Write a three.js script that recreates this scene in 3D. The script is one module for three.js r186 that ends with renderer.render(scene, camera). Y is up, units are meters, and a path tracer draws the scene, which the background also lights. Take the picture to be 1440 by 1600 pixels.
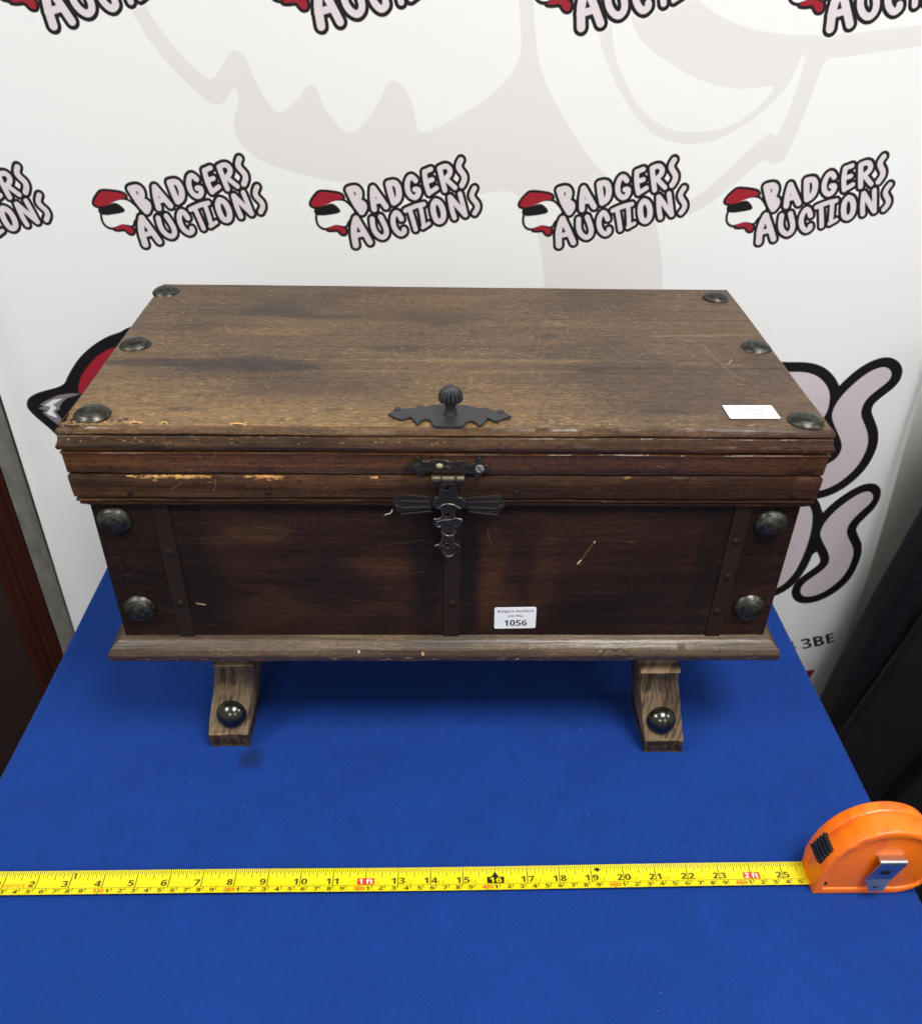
import * as THREE from 'three';
import { RectAreaLightUniformsLib } from 'three/addons/lights/RectAreaLightUniformsLib.js';
import { RoundedBoxGeometry } from 'three/addons/geometries/RoundedBoxGeometry.js';
import { mergeGeometries, mergeVertices, toCreasedNormals } from 'three/addons/utils/BufferGeometryUtils.js';

// ---------------------------------------------------------------- camera, light, exposure
const scene = new THREE.Scene();
const renderer = new THREE.WebGLRenderer({ antialias: true });
renderer.setSize(921, 1024);
renderer.toneMapping = THREE.LinearToneMapping;
renderer.toneMappingExposure = 1.27;
renderer.shadowMap.enabled = true;
renderer.shadowMap.type = THREE.PCFSoftShadowMap;
const camera = new THREE.PerspectiveCamera(62.17, 921 / 1024, 0.05, 30);
camera.rotation.order = 'YXZ';
camera.position.set(-0.0079, 0.6156, 0.5406);
camera.rotation.set(-0.59605, -0.03151, 0.02088);
camera.focus = 0.76;
camera.userData.fStop = 9;
scene.background = new THREE.Color(0.27, 0.272, 0.265);      // the even dimness of the saleroom all round
RectAreaLightUniformsLib.init();
const LAMPS = [[-1.25, 0.55, 13], [0.5, 0.55, 16.5], [2.3, 0.55, 10], [-0.5, 2.5, 10], [1.5, 2.5, 9]];   // x, z, brightness of the ceiling panels

// ---------------------------------------------------------------- helpers
let seed = 20251019;
const rnd = () => { seed = (seed + 0x6D2B79F5) | 0; let t = Math.imul(seed ^ (seed >>> 15), 1 | seed); t = (t + Math.imul(t ^ (t >>> 7), 61 | t)) ^ t; return ((t ^ (t >>> 14)) >>> 0) / 4294967296; };
const rr = (a, b) => a + (b - a) * rnd();
const hash = (x, y, s) => { let h = Math.imul(x | 0, 374761393) + Math.imul(y | 0, 668265263) + Math.imul(s | 0, 1274126177); h = Math.imul(h ^ (h >>> 13), 1103515245); h ^= h >>> 16; return (h >>> 0) / 4294967296; };
const noise = (x, y, s = 0) => { const xi = Math.floor(x), yi = Math.floor(y); let fx = x - xi, fy = y - yi; fx = fx * fx * (3 - 2 * fx); fy = fy * fy * (3 - 2 * fy);
  const a = hash(xi, yi, s), b = hash(xi + 1, yi, s), c = hash(xi, yi + 1, s), d = hash(xi + 1, yi + 1, s); return a + (b - a) * fx + (c - a) * fy + (a - b - c + d) * fx * fy; };
const fbm = (x, y, s, o = 4) => { let v = 0, a = 0.5, n = 0; for (let i = 0; i < o; i++) { v += a * noise(x, y, s + i * 17); n += a; x *= 2.03; y *= 2.03; a *= 0.5; } return v / n; };
const clamp = (v, a = 0, b = 1) => Math.min(b, Math.max(a, v));
const smooth = (a, b, v) => { const t = clamp((v - a) / (b - a)); return t * t * (3 - 2 * t); };
const mix = (a, b, t) => a + (b - a) * t;
const mix3 = (a, b, t) => [mix(a[0], b[0], t), mix(a[1], b[1], t), mix(a[2], b[2], t)];

function canvasOf(w, h, f) {                      // fills a canvas pixel by pixel with f(u, v) -> [r, g, b] 0..255; v runs upwards
  const c = document.createElement('canvas'); c.width = w; c.height = h;
  const ctx = c.getContext('2d');
  if (f) { const im = ctx.createImageData(w, h), d = im.data; let k = 0;
    for (let j = 0; j < h; j++) for (let i = 0; i < w; i++) { const p = f((i + 0.5) / w, 1 - (j + 0.5) / h); d[k++] = p[0]; d[k++] = p[1]; d[k++] = p[2]; d[k++] = 255; }
    ctx.putImageData(im, 0, 0); }
  return [c, ctx];
}
function tex(c, srgb, wrap) { const t = new THREE.CanvasTexture(c); if (srgb) t.colorSpace = THREE.SRGBColorSpace; if (wrap) t.wrapS = t.wrapT = THREE.RepeatWrapping; t.anisotropy = 8; return t; }
const used = {};
function numbered(n) { const k = used[n] = (used[n] ?? -1) + 1; return k ? n + '_' + String(k).padStart(3, '0') : n; }
function mesh(name, geo, mat, parent, label) { const m = new THREE.Mesh(geo, mat); m.name = parent === scene ? numbered(name) : name; m.castShadow = m.receiveShadow = true; parent.add(m); if (label) m.userData.label = label; return m; }
function thing(name, label, category, p = [0, 0, 0], group) { const g = new THREE.Group(); g.name = numbered(name); g.position.set(...p); g.userData = { label, category }; if (group) g.userData.group = group; scene.add(g); return g; }
function box(w, h, d, x = 0, y = 0, z = 0, r = 0, seg = 2) { const g = r ? new RoundedBoxGeometry(w, h, d, seg, r) : new THREE.BoxGeometry(w, h, d); g.translate(x, y, z); return g; }
function planarUV(g, fx, fy) { const p = g.attributes.position, uv = new Float32Array(p.count * 2); for (let i = 0; i < p.count; i++) { uv[2 * i] = fx(p.getX(i), p.getY(i), p.getZ(i)); uv[2 * i + 1] = fy(p.getX(i), p.getY(i), p.getZ(i)); } g.setAttribute('uv', new THREE.BufferAttribute(uv, 2)); return g; }
function boxUV(g, s = 1) { const p = g.attributes.position, n = g.attributes.normal, uv = new Float32Array(p.count * 2); for (let i = 0; i < p.count; i++) { const a = Math.abs(n.getX(i)), b = Math.abs(n.getY(i)), c = Math.abs(n.getZ(i)); const [u, v] = a > b && a > c ? [p.getZ(i), p.getY(i)] : b > c ? [p.getX(i), p.getZ(i)] : [p.getX(i), p.getY(i)]; uv[2 * i] = u * s; uv[2 * i + 1] = v * s; } g.setAttribute('uv', new THREE.BufferAttribute(uv, 2)); return g; }
function pathOf(pts, s = 0.001, curved = false) { const S = new THREE.Shape(); const q = pts.map(([x, y]) => new THREE.Vector2(x * s, y * s)); if (curved) { const n = q.length; S.moveTo((q[0].x + q[n - 1].x) / 2, (q[0].y + q[n - 1].y) / 2); for (let i = 0; i < n; i++) { const b = q[(i + 1) % n]; S.quadraticCurveTo(q[i].x, q[i].y, (q[i].x + b.x) / 2, (q[i].y + b.y) / 2); } } else S.setFromPoints(q); return S; }
const cap = (name, c) => new THREE.Color(...c);
const lin = (r, g, b) => new THREE.Color(r, g, b);

// ---------------------------------------------------------------- wood
// long-grained old wood: u, v in metres along and across the grain
function grain(x, y, s) {
  const warp = (fbm(x * 3, y * 9, s + 5, 3) - 0.5) * 0.012;
  const ring = 0.55 * fbm(x * 2.2, (y + warp) * 130, s, 3) + 0.45 * fbm(x * 5, (y + warp) * 460, s + 13, 3), fine = fbm(x * 22, (y + warp) * 1100, s + 31, 2), pore = noise(x * 90, (y + warp) * 1900, s + 57);
  return [ring, fine, pore];
}
function scratches(ctx, w, h, n, style, len, wid, tilt = 1) {
  for (let i = 0; i < n; i++) { const x = rnd() * w, y = rnd() * h, a = (rnd() - 0.5) * Math.PI * tilt, l = len * (0.25 + rnd() * rnd() * 1.6);
    ctx.strokeStyle = style(rnd()); ctx.lineWidth = wid * (0.4 + rnd()); ctx.beginPath(); ctx.moveTo(x, y); ctx.quadraticCurveTo(x + Math.cos(a) * l * 0.5 + rr(-3, 3), y + Math.sin(a) * l * 0.5 + rr(-3, 3), x + Math.cos(a) * l, y + Math.sin(a) * l); ctx.stroke(); }
}
const blob = (x, y, cx, cy, rx, ry, s, edge = 0.5) => { const dx = (x - cx) / rx, dy = (y - cy) / ry; return smooth(1 + edge, 1 - edge, Math.hypot(dx, dy) + (fbm(x * 30, y * 60, s, 3) - 0.5) * 1.3); };

// lid top: x from -0.30 to 0.30, z from -0.31 (v = 1) to 0.01 (v = 0)
const LIDW = 0.60, LIDH = 0.32;
function lidColor(u, v) {
  const x = u * LIDW - 0.30, z = 0.01 - v * LIDH, [r, f, p] = grain(x, z, 3);
  let c = [97, 75, 54];
  c = mix3(c, [72, 54, 40], smooth(0.45, 0.75, r) * 0.55);
  c = mix3(c, [116, 89, 60], smooth(0.45, 0.2, r) * 0.45);
  const big = fbm(x * 7, z * 16, 11, 4); c = mix3(c, [66, 50, 40], smooth(0.52, 0.72, big) * 0.55); c = mix3(c, [124, 96, 62], smooth(0.48, 0.28, big) * 0.40);
  // worn tan along the front edge and centre, dark marks where the photograph has them
  c = mix3(c, [138, 108, 69], smooth(-0.085, -0.004, z + (fbm(x * 9, z * 20, 71, 3) - 0.5) * 0.05) * smooth(0.20, 0.0, x) * 0.66);
  c = mix3(c, [132, 102, 66], smooth(-0.03, -0.004, z + (fbm(x * 9, z * 20, 75, 3) - 0.5) * 0.03) * 0.35);
  c = mix3(c, [88, 66, 51], smooth(0.03, 0.24, x) * 0.42);
  c = mix3(c, [48, 40, 37], 0.82 * blob(x, z, -0.150, -0.100, 0.055, 0.012, 21));
  c = mix3(c, [54, 44, 40], 0.70 * blob(x, z, -0.232, -0.104, 0.05, 0.006, 22));
  c = mix3(c, [54, 45, 40], 0.62 * blob(x, z, -0.158, -0.222, 0.035, 0.018, 23));
  c = mix3(c, [50, 42, 38], 0.62 * blob(x, z, -0.118, -0.207, 0.05, 0.004, 24));
  c = mix3(c, [52, 44, 40], 0.55 * blob(x, z, -0.04, -0.135, 0.02, 0.006, 25));
  c = mix3(c, [52, 44, 40], 0.5 * blob(x, z, 0.088, -0.165, 0.008, 0.006, 26));
  c = mix3(c, [58, 52, 50], 0.6 * blob(x, z, -0.008, -0.19, 0.008, 0.008, 27));
  c = mix3(c, [56, 46, 40], 0.5 * blob(x, z, -0.196, -0.022, 0.015, 0.004, 28));
  c = mix3(c, [56, 46, 40], 0.5 * blob(x, z, -0.086, -0.022, 0.008, 0.003, 29));
  c = mix3(c, [48, 38, 32], 0.6 * blob(x, z, 0.16, -0.022, 0.015, 0.004, 30));
  c = mix3(c, [138, 106, 68], 0.5 * blob(x, z, -0.165, -0.172, 0.05, 0.006, 31));
  c = mix3(c, [150, 122, 84], 0.45 * blob(x, z, 0.01, -0.112, 0.11, 0.004, 32)) ;
  c = mix3(c, [142, 112, 76], 0.4 * blob(x, z, 0.02, -0.09, 0.11, 0.003, 33));
  // seams between the boards of the top
  for (const [zs, a, x0, x1] of [[-0.205, 0.6, -0.02, 0.29], [-0.110, 0.75, -0.25, -0.16], [-0.0985, 0.7, 0.10, 0.29], [-0.1005, 0.5, 0.06, 0.29], [-0.0955, 0.5, 0.08, 0.25], [-0.089, 0.45, 0.06, 0.2]]) { const d = Math.abs(z - zs - (fbm(x * 20, 3, zs * 1e4, 2) - 0.5) * 0.002); c = mix3(c, [38, 29, 24], a * smooth(0.0011, 0.0002, d) * smooth(x0, x0 + 0.02, x) * smooth(x1, x1 - 0.02, x)); }
  const kn = Math.hypot((x - 0.118) / 1.9, z + 0.092); c = mix3(c, [60, 46, 36], smooth(0.010, 0.002, kn) * (0.35 + 0.5 * (0.5 + 0.5 * Math.sin(kn * 3600))));
  const sc = fbm(x * 300, z * 1000, 93, 2) - 0.5; const spec = 0.70 + f * 0.22 + (p > 0.83 ? -0.16 : 0) + noise(x * 1500, z * 1500, 90) * 0.16 + sc * 0.52;
  const dust = smooth(0.6, 0.85, fbm(x * 420, z * 900, 41, 2)) * smooth(0.40, 0.62, fbm(x * 12, z * 30, 47, 2)); c = mix3(c, [176, 148, 108], dust * 0.42);
  return [c[0] * spec, c[1] * spec, c[2] * spec];
}
const [lidC, lidX] = canvasOf(2048, 1088, lidColor);
const lidPx = (x, z) => [(x + 0.30) / LIDW * 2048, (0.01 - z) / LIDH * -1088 + 1088];
scratches(lidX, 2048, 1088, 620, (r) => `rgba(206,178,132,${0.10 + r * 0.36})`, 20, 1.5, 0.5);
scratches(lidX, 2048, 1088, 260, (r) => `rgba(206,178,132,${0.10 + r * 0.3})`, 14, 1.8, 1.9);
scratches(lidX, 2048, 1088, 150, (r) => `rgba(206,176,128,${0.10 + r * 0.30})`, 40, 1.4, 1.6);
scratches(lidX, 2048, 1088, 200, (r) => `rgba(36,27,22,${0.15 + r * 0.35})`, 46, 1.5, 0.35);
for (let i = 0; i < 1700; i++) { const [x, y] = lidPx(rr(-0.28, 0.28), rr(-0.29, 0.0)); lidX.fillStyle = `rgba(212,184,138,${rr(0.15, 0.6)})`; lidX.beginPath(); lidX.ellipse(x, y, rr(0.7, 4), rr(0.5, 1.6), rr(-0.3, 0.3), 0, 7); lidX.fill(); }
for (let i = 0; i < 260; i++) { const [x, y] = lidPx(rr(-0.28, 0.28), rr(-0.012, 0.003)); lidX.fillStyle = rnd() < 0.6 ? `rgba(206,166,98,${rr(0.2, 0.7)})` : `rgba(40,30,22,${rr(0.3, 0.7)})`; lidX.beginPath(); lidX.ellipse(x, y, rr(1, 12), rr(0.7, 2.4), rr(-0.2, 0.2), 0, 7); lidX.fill(); }
function stroke(ctx, pts, to, style, w) { ctx.strokeStyle = style; ctx.lineWidth = w; ctx.lineCap = ctx.lineJoin = 'round'; ctx.beginPath(); pts.forEach((p, i) => ctx[i ? 'lineTo' : 'moveTo'](...to(...p))); ctx.stroke(); }
stroke(lidX, [[0.205, -0.163], [0.221, -0.148], [0.224, -0.118], [0.229, -0.095], [0.235, -0.076]], lidPx, 'rgba(150,124,98,0.26)', 10);   // pale runs on the right
stroke(lidX, [[0.18, -0.167], [0.23, -0.169], [0.27, -0.172]], lidPx, 'rgba(150,122,88,0.32)', 12);
stroke(lidX, [[0.232, -0.108], [0.238, -0.118]], lidPx, 'rgba(196,166,110,0.8)', 2.5);
stroke(lidX, [[0.228, -0.107], [0.243, -0.106]], lidPx, 'rgba(196,166,110,0.7)', 2);
stroke(lidX, [[0.19, -0.108], [0.214, -0.107]], lidPx, 'rgba(196,166,110,0.6)', 2);
stroke(lidX, [[0.15, -0.155], [0.158, -0.138], [0.163, -0.118]], lidPx, 'rgba(40,32,28,0.55)', 3);
stroke(lidX, [[0.03, -0.062], [0.052, -0.070]], lidPx, 'rgba(36,28,24,0.7)', 2);
stroke(lidX, [[-0.19, -0.17], [-0.2, -0.185], [-0.186, -0.16], [-0.176, -0.165], [-0.172, -0.156]], lidPx, 'rgba(206,176,130,0.32)', 1.6);
stroke(lidX, [[0.008, -0.186], [0.014, -0.172], [0.018, -0.166], [0.008, -0.168]], lidPx, 'rgba(214,184,128,0.25)', 4);
stroke(lidX, [[0.086, -0.2], [0.1, -0.195], [0.115, -0.188]], lidPx, 'rgba(190,160,118,0.5)', 4);
// raw wood where the worm has eaten the front left corner, and three oval flaws beside it
for (let i = 0; i < 120; i++) { const [x, y] = lidPx(-0.282 + rnd() * rnd() * 0.07, rr(-0.008, 0.006)); lidX.fillStyle = rnd() < 0.5 ? `rgba(190,150,92,${rr(0.3, 0.8)})` : `rgba(30,22,17,${rr(0.5, 0.9)})`; lidX.beginPath(); lidX.ellipse(x, y, rr(2, 11), rr(1, 4), rr(-0.4, 0.4), 0, 7); lidX.fill(); }
for (const [x, z, a, b] of [[-0.224, -0.001, 15, 6], [-0.204, 0.0, 8, 6], [-0.151, 0.001, 20, 7]]) { const [px, py] = lidPx(x, z); lidX.fillStyle = '#4a3624'; lidX.strokeStyle = '#d0a462'; lidX.lineWidth = 3; lidX.beginPath(); lidX.ellipse(px, py, a, b, 0.1, 0, 7); lidX.fill(); lidX.stroke(); }
const [lidB, lidBX] = canvasOf(1024, 544, (u, v) => { const x = u * LIDW - 0.30, z = 0.01 - v * LIDH, [r, f, p] = grain(x, z, 3); const e = fbm(x * 130, z * 130, 81, 3); const worm = smooth(-0.02, -0.002, z) * smooth(-0.21, -0.27, x) * smooth(0.5, 0.6, e); const h = 150 + (r - 0.5) * 70 + (f - 0.5) * 60 - (p > 0.83 ? 30 : 0) + (fbm(x * 25, z * 25, 83, 3) - 0.5) * 60 - worm * 120; return [h, h, h]; });
scratches(lidBX, 1024, 544, 260, () => 'rgba(60,60,60,0.5)', 20, 1, 0.7);
const mLid = new THREE.MeshPhysicalMaterial({ map: tex(lidC, true), bumpMap: tex(lidB), bumpScale: 0.0011, roughness: 0.50, specularIntensity: 0.8 });

// long strips: texture 0.62 m by 0.155 m
const STW = 0.62, STH = 0.155;
function stripTex(s, dark, midc, light, h, extra) {
  return canvasOf(2048, h, (u, v) => { const x = u * STW - 0.31, y = v * STH, [r, f, p] = grain(x, y, s);
    let c = mix3(midc, dark, smooth(0.42, 0.75, r) * 0.8); c = mix3(c, light, smooth(0.45, 0.2, r) * 0.55);
    const big = fbm(x * 9, y * 26, s + 3, 4); c = mix3(c, dark, smooth(0.5, 0.72, big) * 0.6); c = mix3(c, light, smooth(0.47, 0.28, big) * 0.4);
    if (extra) c = extra(x, y, c);
    const sc = fbm(x * 420, y * 1300, s + 71, 2) - 0.5; const k = 0.80 + f * 0.28 + (p > 0.86 ? -0.16 : 0) + sc * 0.5; return [c[0] * k, c[1] * k, c[2] * k]; });
}
const bumpStrip = (s) => canvasOf(1024, 256, (u, v) => { const x = u * STW - 0.31, y = v * STH, [r, f, p] = grain(x, y, s); const h = 150 + (r - 0.5) * 70 + (f - 0.5) * 60 + (fbm(x * 40, y * 40, s + 9, 3) - 0.5) * 90 - (p > 0.85 ? 24 : 0); return [h, h, h]; })[0];
const woodBump = tex(bumpStrip(203), false, true);

const [bandC, bandX] = stripTex(103, [46, 31, 23], [76, 52, 36], [98, 68, 44], 512, (x, y, c) => { c = mix3(c, [62, 36, 28], smooth(-0.02, 0.26, x) * 0.5); const rub = fbm(x * 16, y * 120, 111, 3); c = mix3(c, [116, 88, 58], smooth(0.027, 0.018, y) * (0.35 + 0.5 * smooth(0.4, 0.65, rub)) * smooth(0.30, 0.05, x)); c = mix3(c, [112, 70, 38], smooth(0.027, 0.032, y) * smooth(0.060, 0.054, y) * (0.35 + 0.35 * smooth(0.25, -0.2, x))); return mix3(c, [108, 70, 42], smooth(0.5, 0.7, rub) * 0.35 * smooth(0.1, -0.15, x)); });
const bandPx = (x, y) => [(x + 0.31) / STW * 2048, 512 - y / STH * 512];     // y is the arc length down the profile
scratches(bandX, 2048, 512, 170, (r) => `rgba(196,150,96,${0.12 + r * 0.35})`, 22, 1.6, 1.7);
scratches(bandX, 2048, 512, 170, (r) => `rgba(24,16,12,${0.2 + r * 0.4})`, 40, 1.6, 0.3);

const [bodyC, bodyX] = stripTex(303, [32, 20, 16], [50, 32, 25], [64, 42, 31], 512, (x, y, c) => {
  const Y = y + 0.11;
  for (const [cx, cy, rx, ry, k, col] of [[-0.046, 0.200, 0.026, 0.018, 0.55, [92, 62, 38]], [-0.165, 0.215, 0.03, 0.025, 0.40, [80, 54, 36]], [-0.10, 0.16, 0.05, 0.03, 0.28, [84, 52, 33]], [-0.045, 0.15, 0.025, 0.03, 0.30, [82, 52, 36]], [-0.15, 0.145, 0.03, 0.018, 0.40, [82, 54, 34]], [0.033, 0.20, 0.014, 0.05, 0.60, [98, 62, 36]], [0.035, 0.16, 0.018, 0.026, 0.5, [94, 60, 36]], [0.078, 0.19, 0.010, 0.05, 0.40, [92, 58, 34]], [0.13, 0.225, 0.07, 0.02, 0.32, [84, 48, 34]], [-0.15, 0.228, 0.03, 0.008, 0.5, [106, 78, 48]], [0.20, 0.21, 0.02, 0.03, 0.3, [78, 46, 34]]]) c = mix3(c, [col[0] * 1.12, col[1] * 1.1, col[2] * 1.05], k * 0.52 * blob(x, Y, cx, cy, rx, ry, Math.round(cx * 9000), 0.5));
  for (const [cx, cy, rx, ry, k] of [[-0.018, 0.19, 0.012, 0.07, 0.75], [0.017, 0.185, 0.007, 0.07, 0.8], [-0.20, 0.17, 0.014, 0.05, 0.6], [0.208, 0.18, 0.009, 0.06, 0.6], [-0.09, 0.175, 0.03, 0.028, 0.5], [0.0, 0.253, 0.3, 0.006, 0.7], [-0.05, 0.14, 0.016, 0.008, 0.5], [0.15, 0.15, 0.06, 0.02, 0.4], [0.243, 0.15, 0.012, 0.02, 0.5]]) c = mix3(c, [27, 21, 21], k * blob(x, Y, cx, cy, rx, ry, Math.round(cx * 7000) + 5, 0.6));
  const rib = 0.5 + 0.5 * Math.sin(Y * 3300 + 2 * noise(x * 30, Y * 40, 5)); return mix3(c, [20, 13, 11], 0.42 * rib * smooth(0.3, 0.6, fbm(x * 8, Y * 8, 6, 2))); });
const bodyPx = (x, y) => [(x + 0.31) / STW * 2048, 512 - (y - 0.11) / STH * 512];
scratches(bodyX, 2048, 512, 130, (r) => `rgba(150,110,76,${0.10 + r * 0.3})`, 34, 1.4, 0.3);
scratches(bodyX, 2048, 512, 60, (r) => `rgba(150,114,80,${0.08 + r * 0.25})`, 22, 1.3, 1.7);
for (const [a, w, s] of [[[[0.104, 0.198], [0.114, 0.218]], 5, 'rgba(120,84,54,0.7)'], [[[0.104, 0.199], [0.106, 0.202]], 5, 'rgba(214,196,170,0.9)'], [[[0.115, 0.2195], [0.1155, 0.221]], 4, 'rgba(214,196,170,0.9)'], [[[-0.207, 0.157], [-0.200, 0.1555]], 4, 'rgba(208,178,140,0.9)'], [[[-0.15, 0.234], [-0.12, 0.231]], 2, 'rgba(130,100,70,0.35)'], [[[-0.09, 0.196], [-0.03, 0.194]], 2, 'rgba(120,82,50,0.4)'], [[[0.03, 0.232], [0.033, 0.220]], 2, 'rgba(160,120,86,0.45)'], [[[0.05, 0.207], [0.09, 0.211]], 2, 'rgba(120,82,50,0.35)'], [[[0.078, 0.224], [0.084, 0.2235]], 3, 'rgba(130,100,80,0.45)'], [[[0.142, 0.2205], [0.148, 0.2205]], 3, 'rgba(140,116,96,0.45)'], [[[-0.055, 0.216], [-0.02, 0.222]], 2, 'rgba(140,104,70,0.35)']]) stroke(bodyX, a, bodyPx, s, w);
for (let i = 0; i < 90; i++) { const [x, y] = bodyPx(rr(-0.266, -0.247), rr(0.178, 0.205)); bodyX.fillStyle = rnd() < 0.5 ? `rgba(96,80,66,${rr(0.2, 0.5)})` : `rgba(16,11,9,${rr(0.3, 0.7)})`; bodyX.beginPath(); bodyX.ellipse(x, y, rr(1, 5), rr(1, 2.6), 0, 0, 7); bodyX.fill(); }
for (let i = 0; i < 70; i++) { const [x, y] = bodyPx(rr(0.248, 0.27), rr(0.14, 0.24)); bodyX.strokeStyle = `rgba(120,92,70,${rr(0.15, 0.4)})`; bodyX.lineWidth = 1.3; bodyX.beginPath(); bodyX.moveTo(x, y); bodyX.lineTo(x + rr(6, 18), y - rr(2, 7)); bodyX.stroke(); }

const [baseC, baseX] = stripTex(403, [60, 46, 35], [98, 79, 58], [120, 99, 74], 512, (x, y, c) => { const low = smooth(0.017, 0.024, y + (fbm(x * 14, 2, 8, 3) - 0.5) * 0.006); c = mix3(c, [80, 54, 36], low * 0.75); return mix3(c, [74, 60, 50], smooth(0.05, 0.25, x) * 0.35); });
const basePx = bandPx;
scratches(baseX, 2048, 512, 260, (r) => `rgba(30,22,17,${0.2 + r * 0.45})`, 40, 1.8, 0.35);
scratches(baseX, 2048, 512, 160, (r) => `rgba(190,166,126,${0.12 + r * 0.35})`, 24, 1.5, 0.6);

// ---------------------------------------------------------------- the profile of the chest, swept round three sides
const HX = 0.272, BACK = -0.289;
function sweep(profile, amp = 0.0004, s = 1, taper = 0.005, chips = []) {
  const stations = []; const L = 10, F = 260;
  for (let i = 0; i <= L; i++) stations.push(['l', i / L]); for (let i = 0; i <= F; i++) stations.push(['f', i / F]); for (let i = 0; i <= L; i++) stations.push(['r', i / L]);
  const arc = [0]; for (let i = 1; i < profile.length; i++) arc.push(arc[i - 1] + Math.hypot(profile[i][0] - profile[i - 1][0], profile[i][1] - profile[i - 1][1]));
  const at = ([side, t], k) => { let [d, y] = profile[k]; let x, z, u;
    if (side === 'f') { x = mix(-(HX + d), HX + d, t); const e = smooth(0, 0.02, t) * smooth(1, 0.98, t); const n = (fbm(x * 60, y * 500, s, 3) - 0.5) * 2 * amp + (noise(x * 9, y * 90, s + 3) - 0.5) * amp; z = d + n * e; y += (noise(x * 22, y * 300, s + 7) - 0.5) * amp * 1.4 * e;
      for (const [cx, r, dep, k0, k1] of chips) if (k >= k0 && k <= k1) { const q = smooth(r, 0, Math.abs(x - cx)); z -= dep * q * (0.4 + noise(x * 400, y * 400, 4)); y -= dep * 0.4 * q * noise(x * 300, y, 5); }
      u = x; }
    else { const zz = side === 'l' ? mix(BACK, d, t) : mix(d, BACK, t), w = HX + d - taper * 1e-9 + taper * smooth(0, BACK, zz); x = side === 'l' ? -w : w; z = zz; u = side === 'l' ? -(HX + d) + (zz - d) : HX + d + (d - zz); }
    return [x, y, z, (u + 0.31) / STW, arc[k] / STH]; };
  const P = [], U = [], I = []; const n = profile.length;
  for (const st of stations) for (let k = 0; k < n; k++) { const a = at(st, k); P.push(a[0], a[1], a[2]); U.push(a[3], a[4]); }
  for (let i = 0; i < stations.length - 1; i++) { if (stations[i][0] !== stations[i + 1][0]) continue; for (let k = 0; k < n - 1; k++) { const a = i * n + k, b = a + n; I.push(a, a + 1, b, b, a + 1, b + 1); } }
  const g = new THREE.BufferGeometry(); g.setAttribute('position', new THREE.Float32BufferAttribute(P, 3)); g.setAttribute('uv', new THREE.Float32BufferAttribute(U, 2)); g.setIndex(I);
  return toCreasedNormals(g, 0.62);
}
const mBand = new THREE.MeshPhysicalMaterial({ map: tex(bandC, true, true), bumpMap: woodBump, bumpScale: 0.0009, roughness: 0.50, specularIntensity: 0.32 });
const mBase = new THREE.MeshPhysicalMaterial({ clearcoat: 0.35, clearcoatRoughness: 0.28, map: tex(baseC, true, true), bumpMap: woodBump, bumpScale: 0.0010, roughness: 0.40, specularIntensity: 0.8 });
const mEdge = new THREE.MeshPhysicalMaterial({ map: mBand.map, bumpMap: woodBump, bumpScale: 0.0007, roughness: 0.42, specularIntensity: 0.5, clearcoat: 0.28, clearcoatRoughness: 0.22 });
const mBody = new THREE.MeshPhysicalMaterial({ map: tex(bodyC, true, true), bumpMap: woodBump, bumpScale: 0.0007, roughness: 0.55, specularIntensity: 0.3 });

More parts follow.
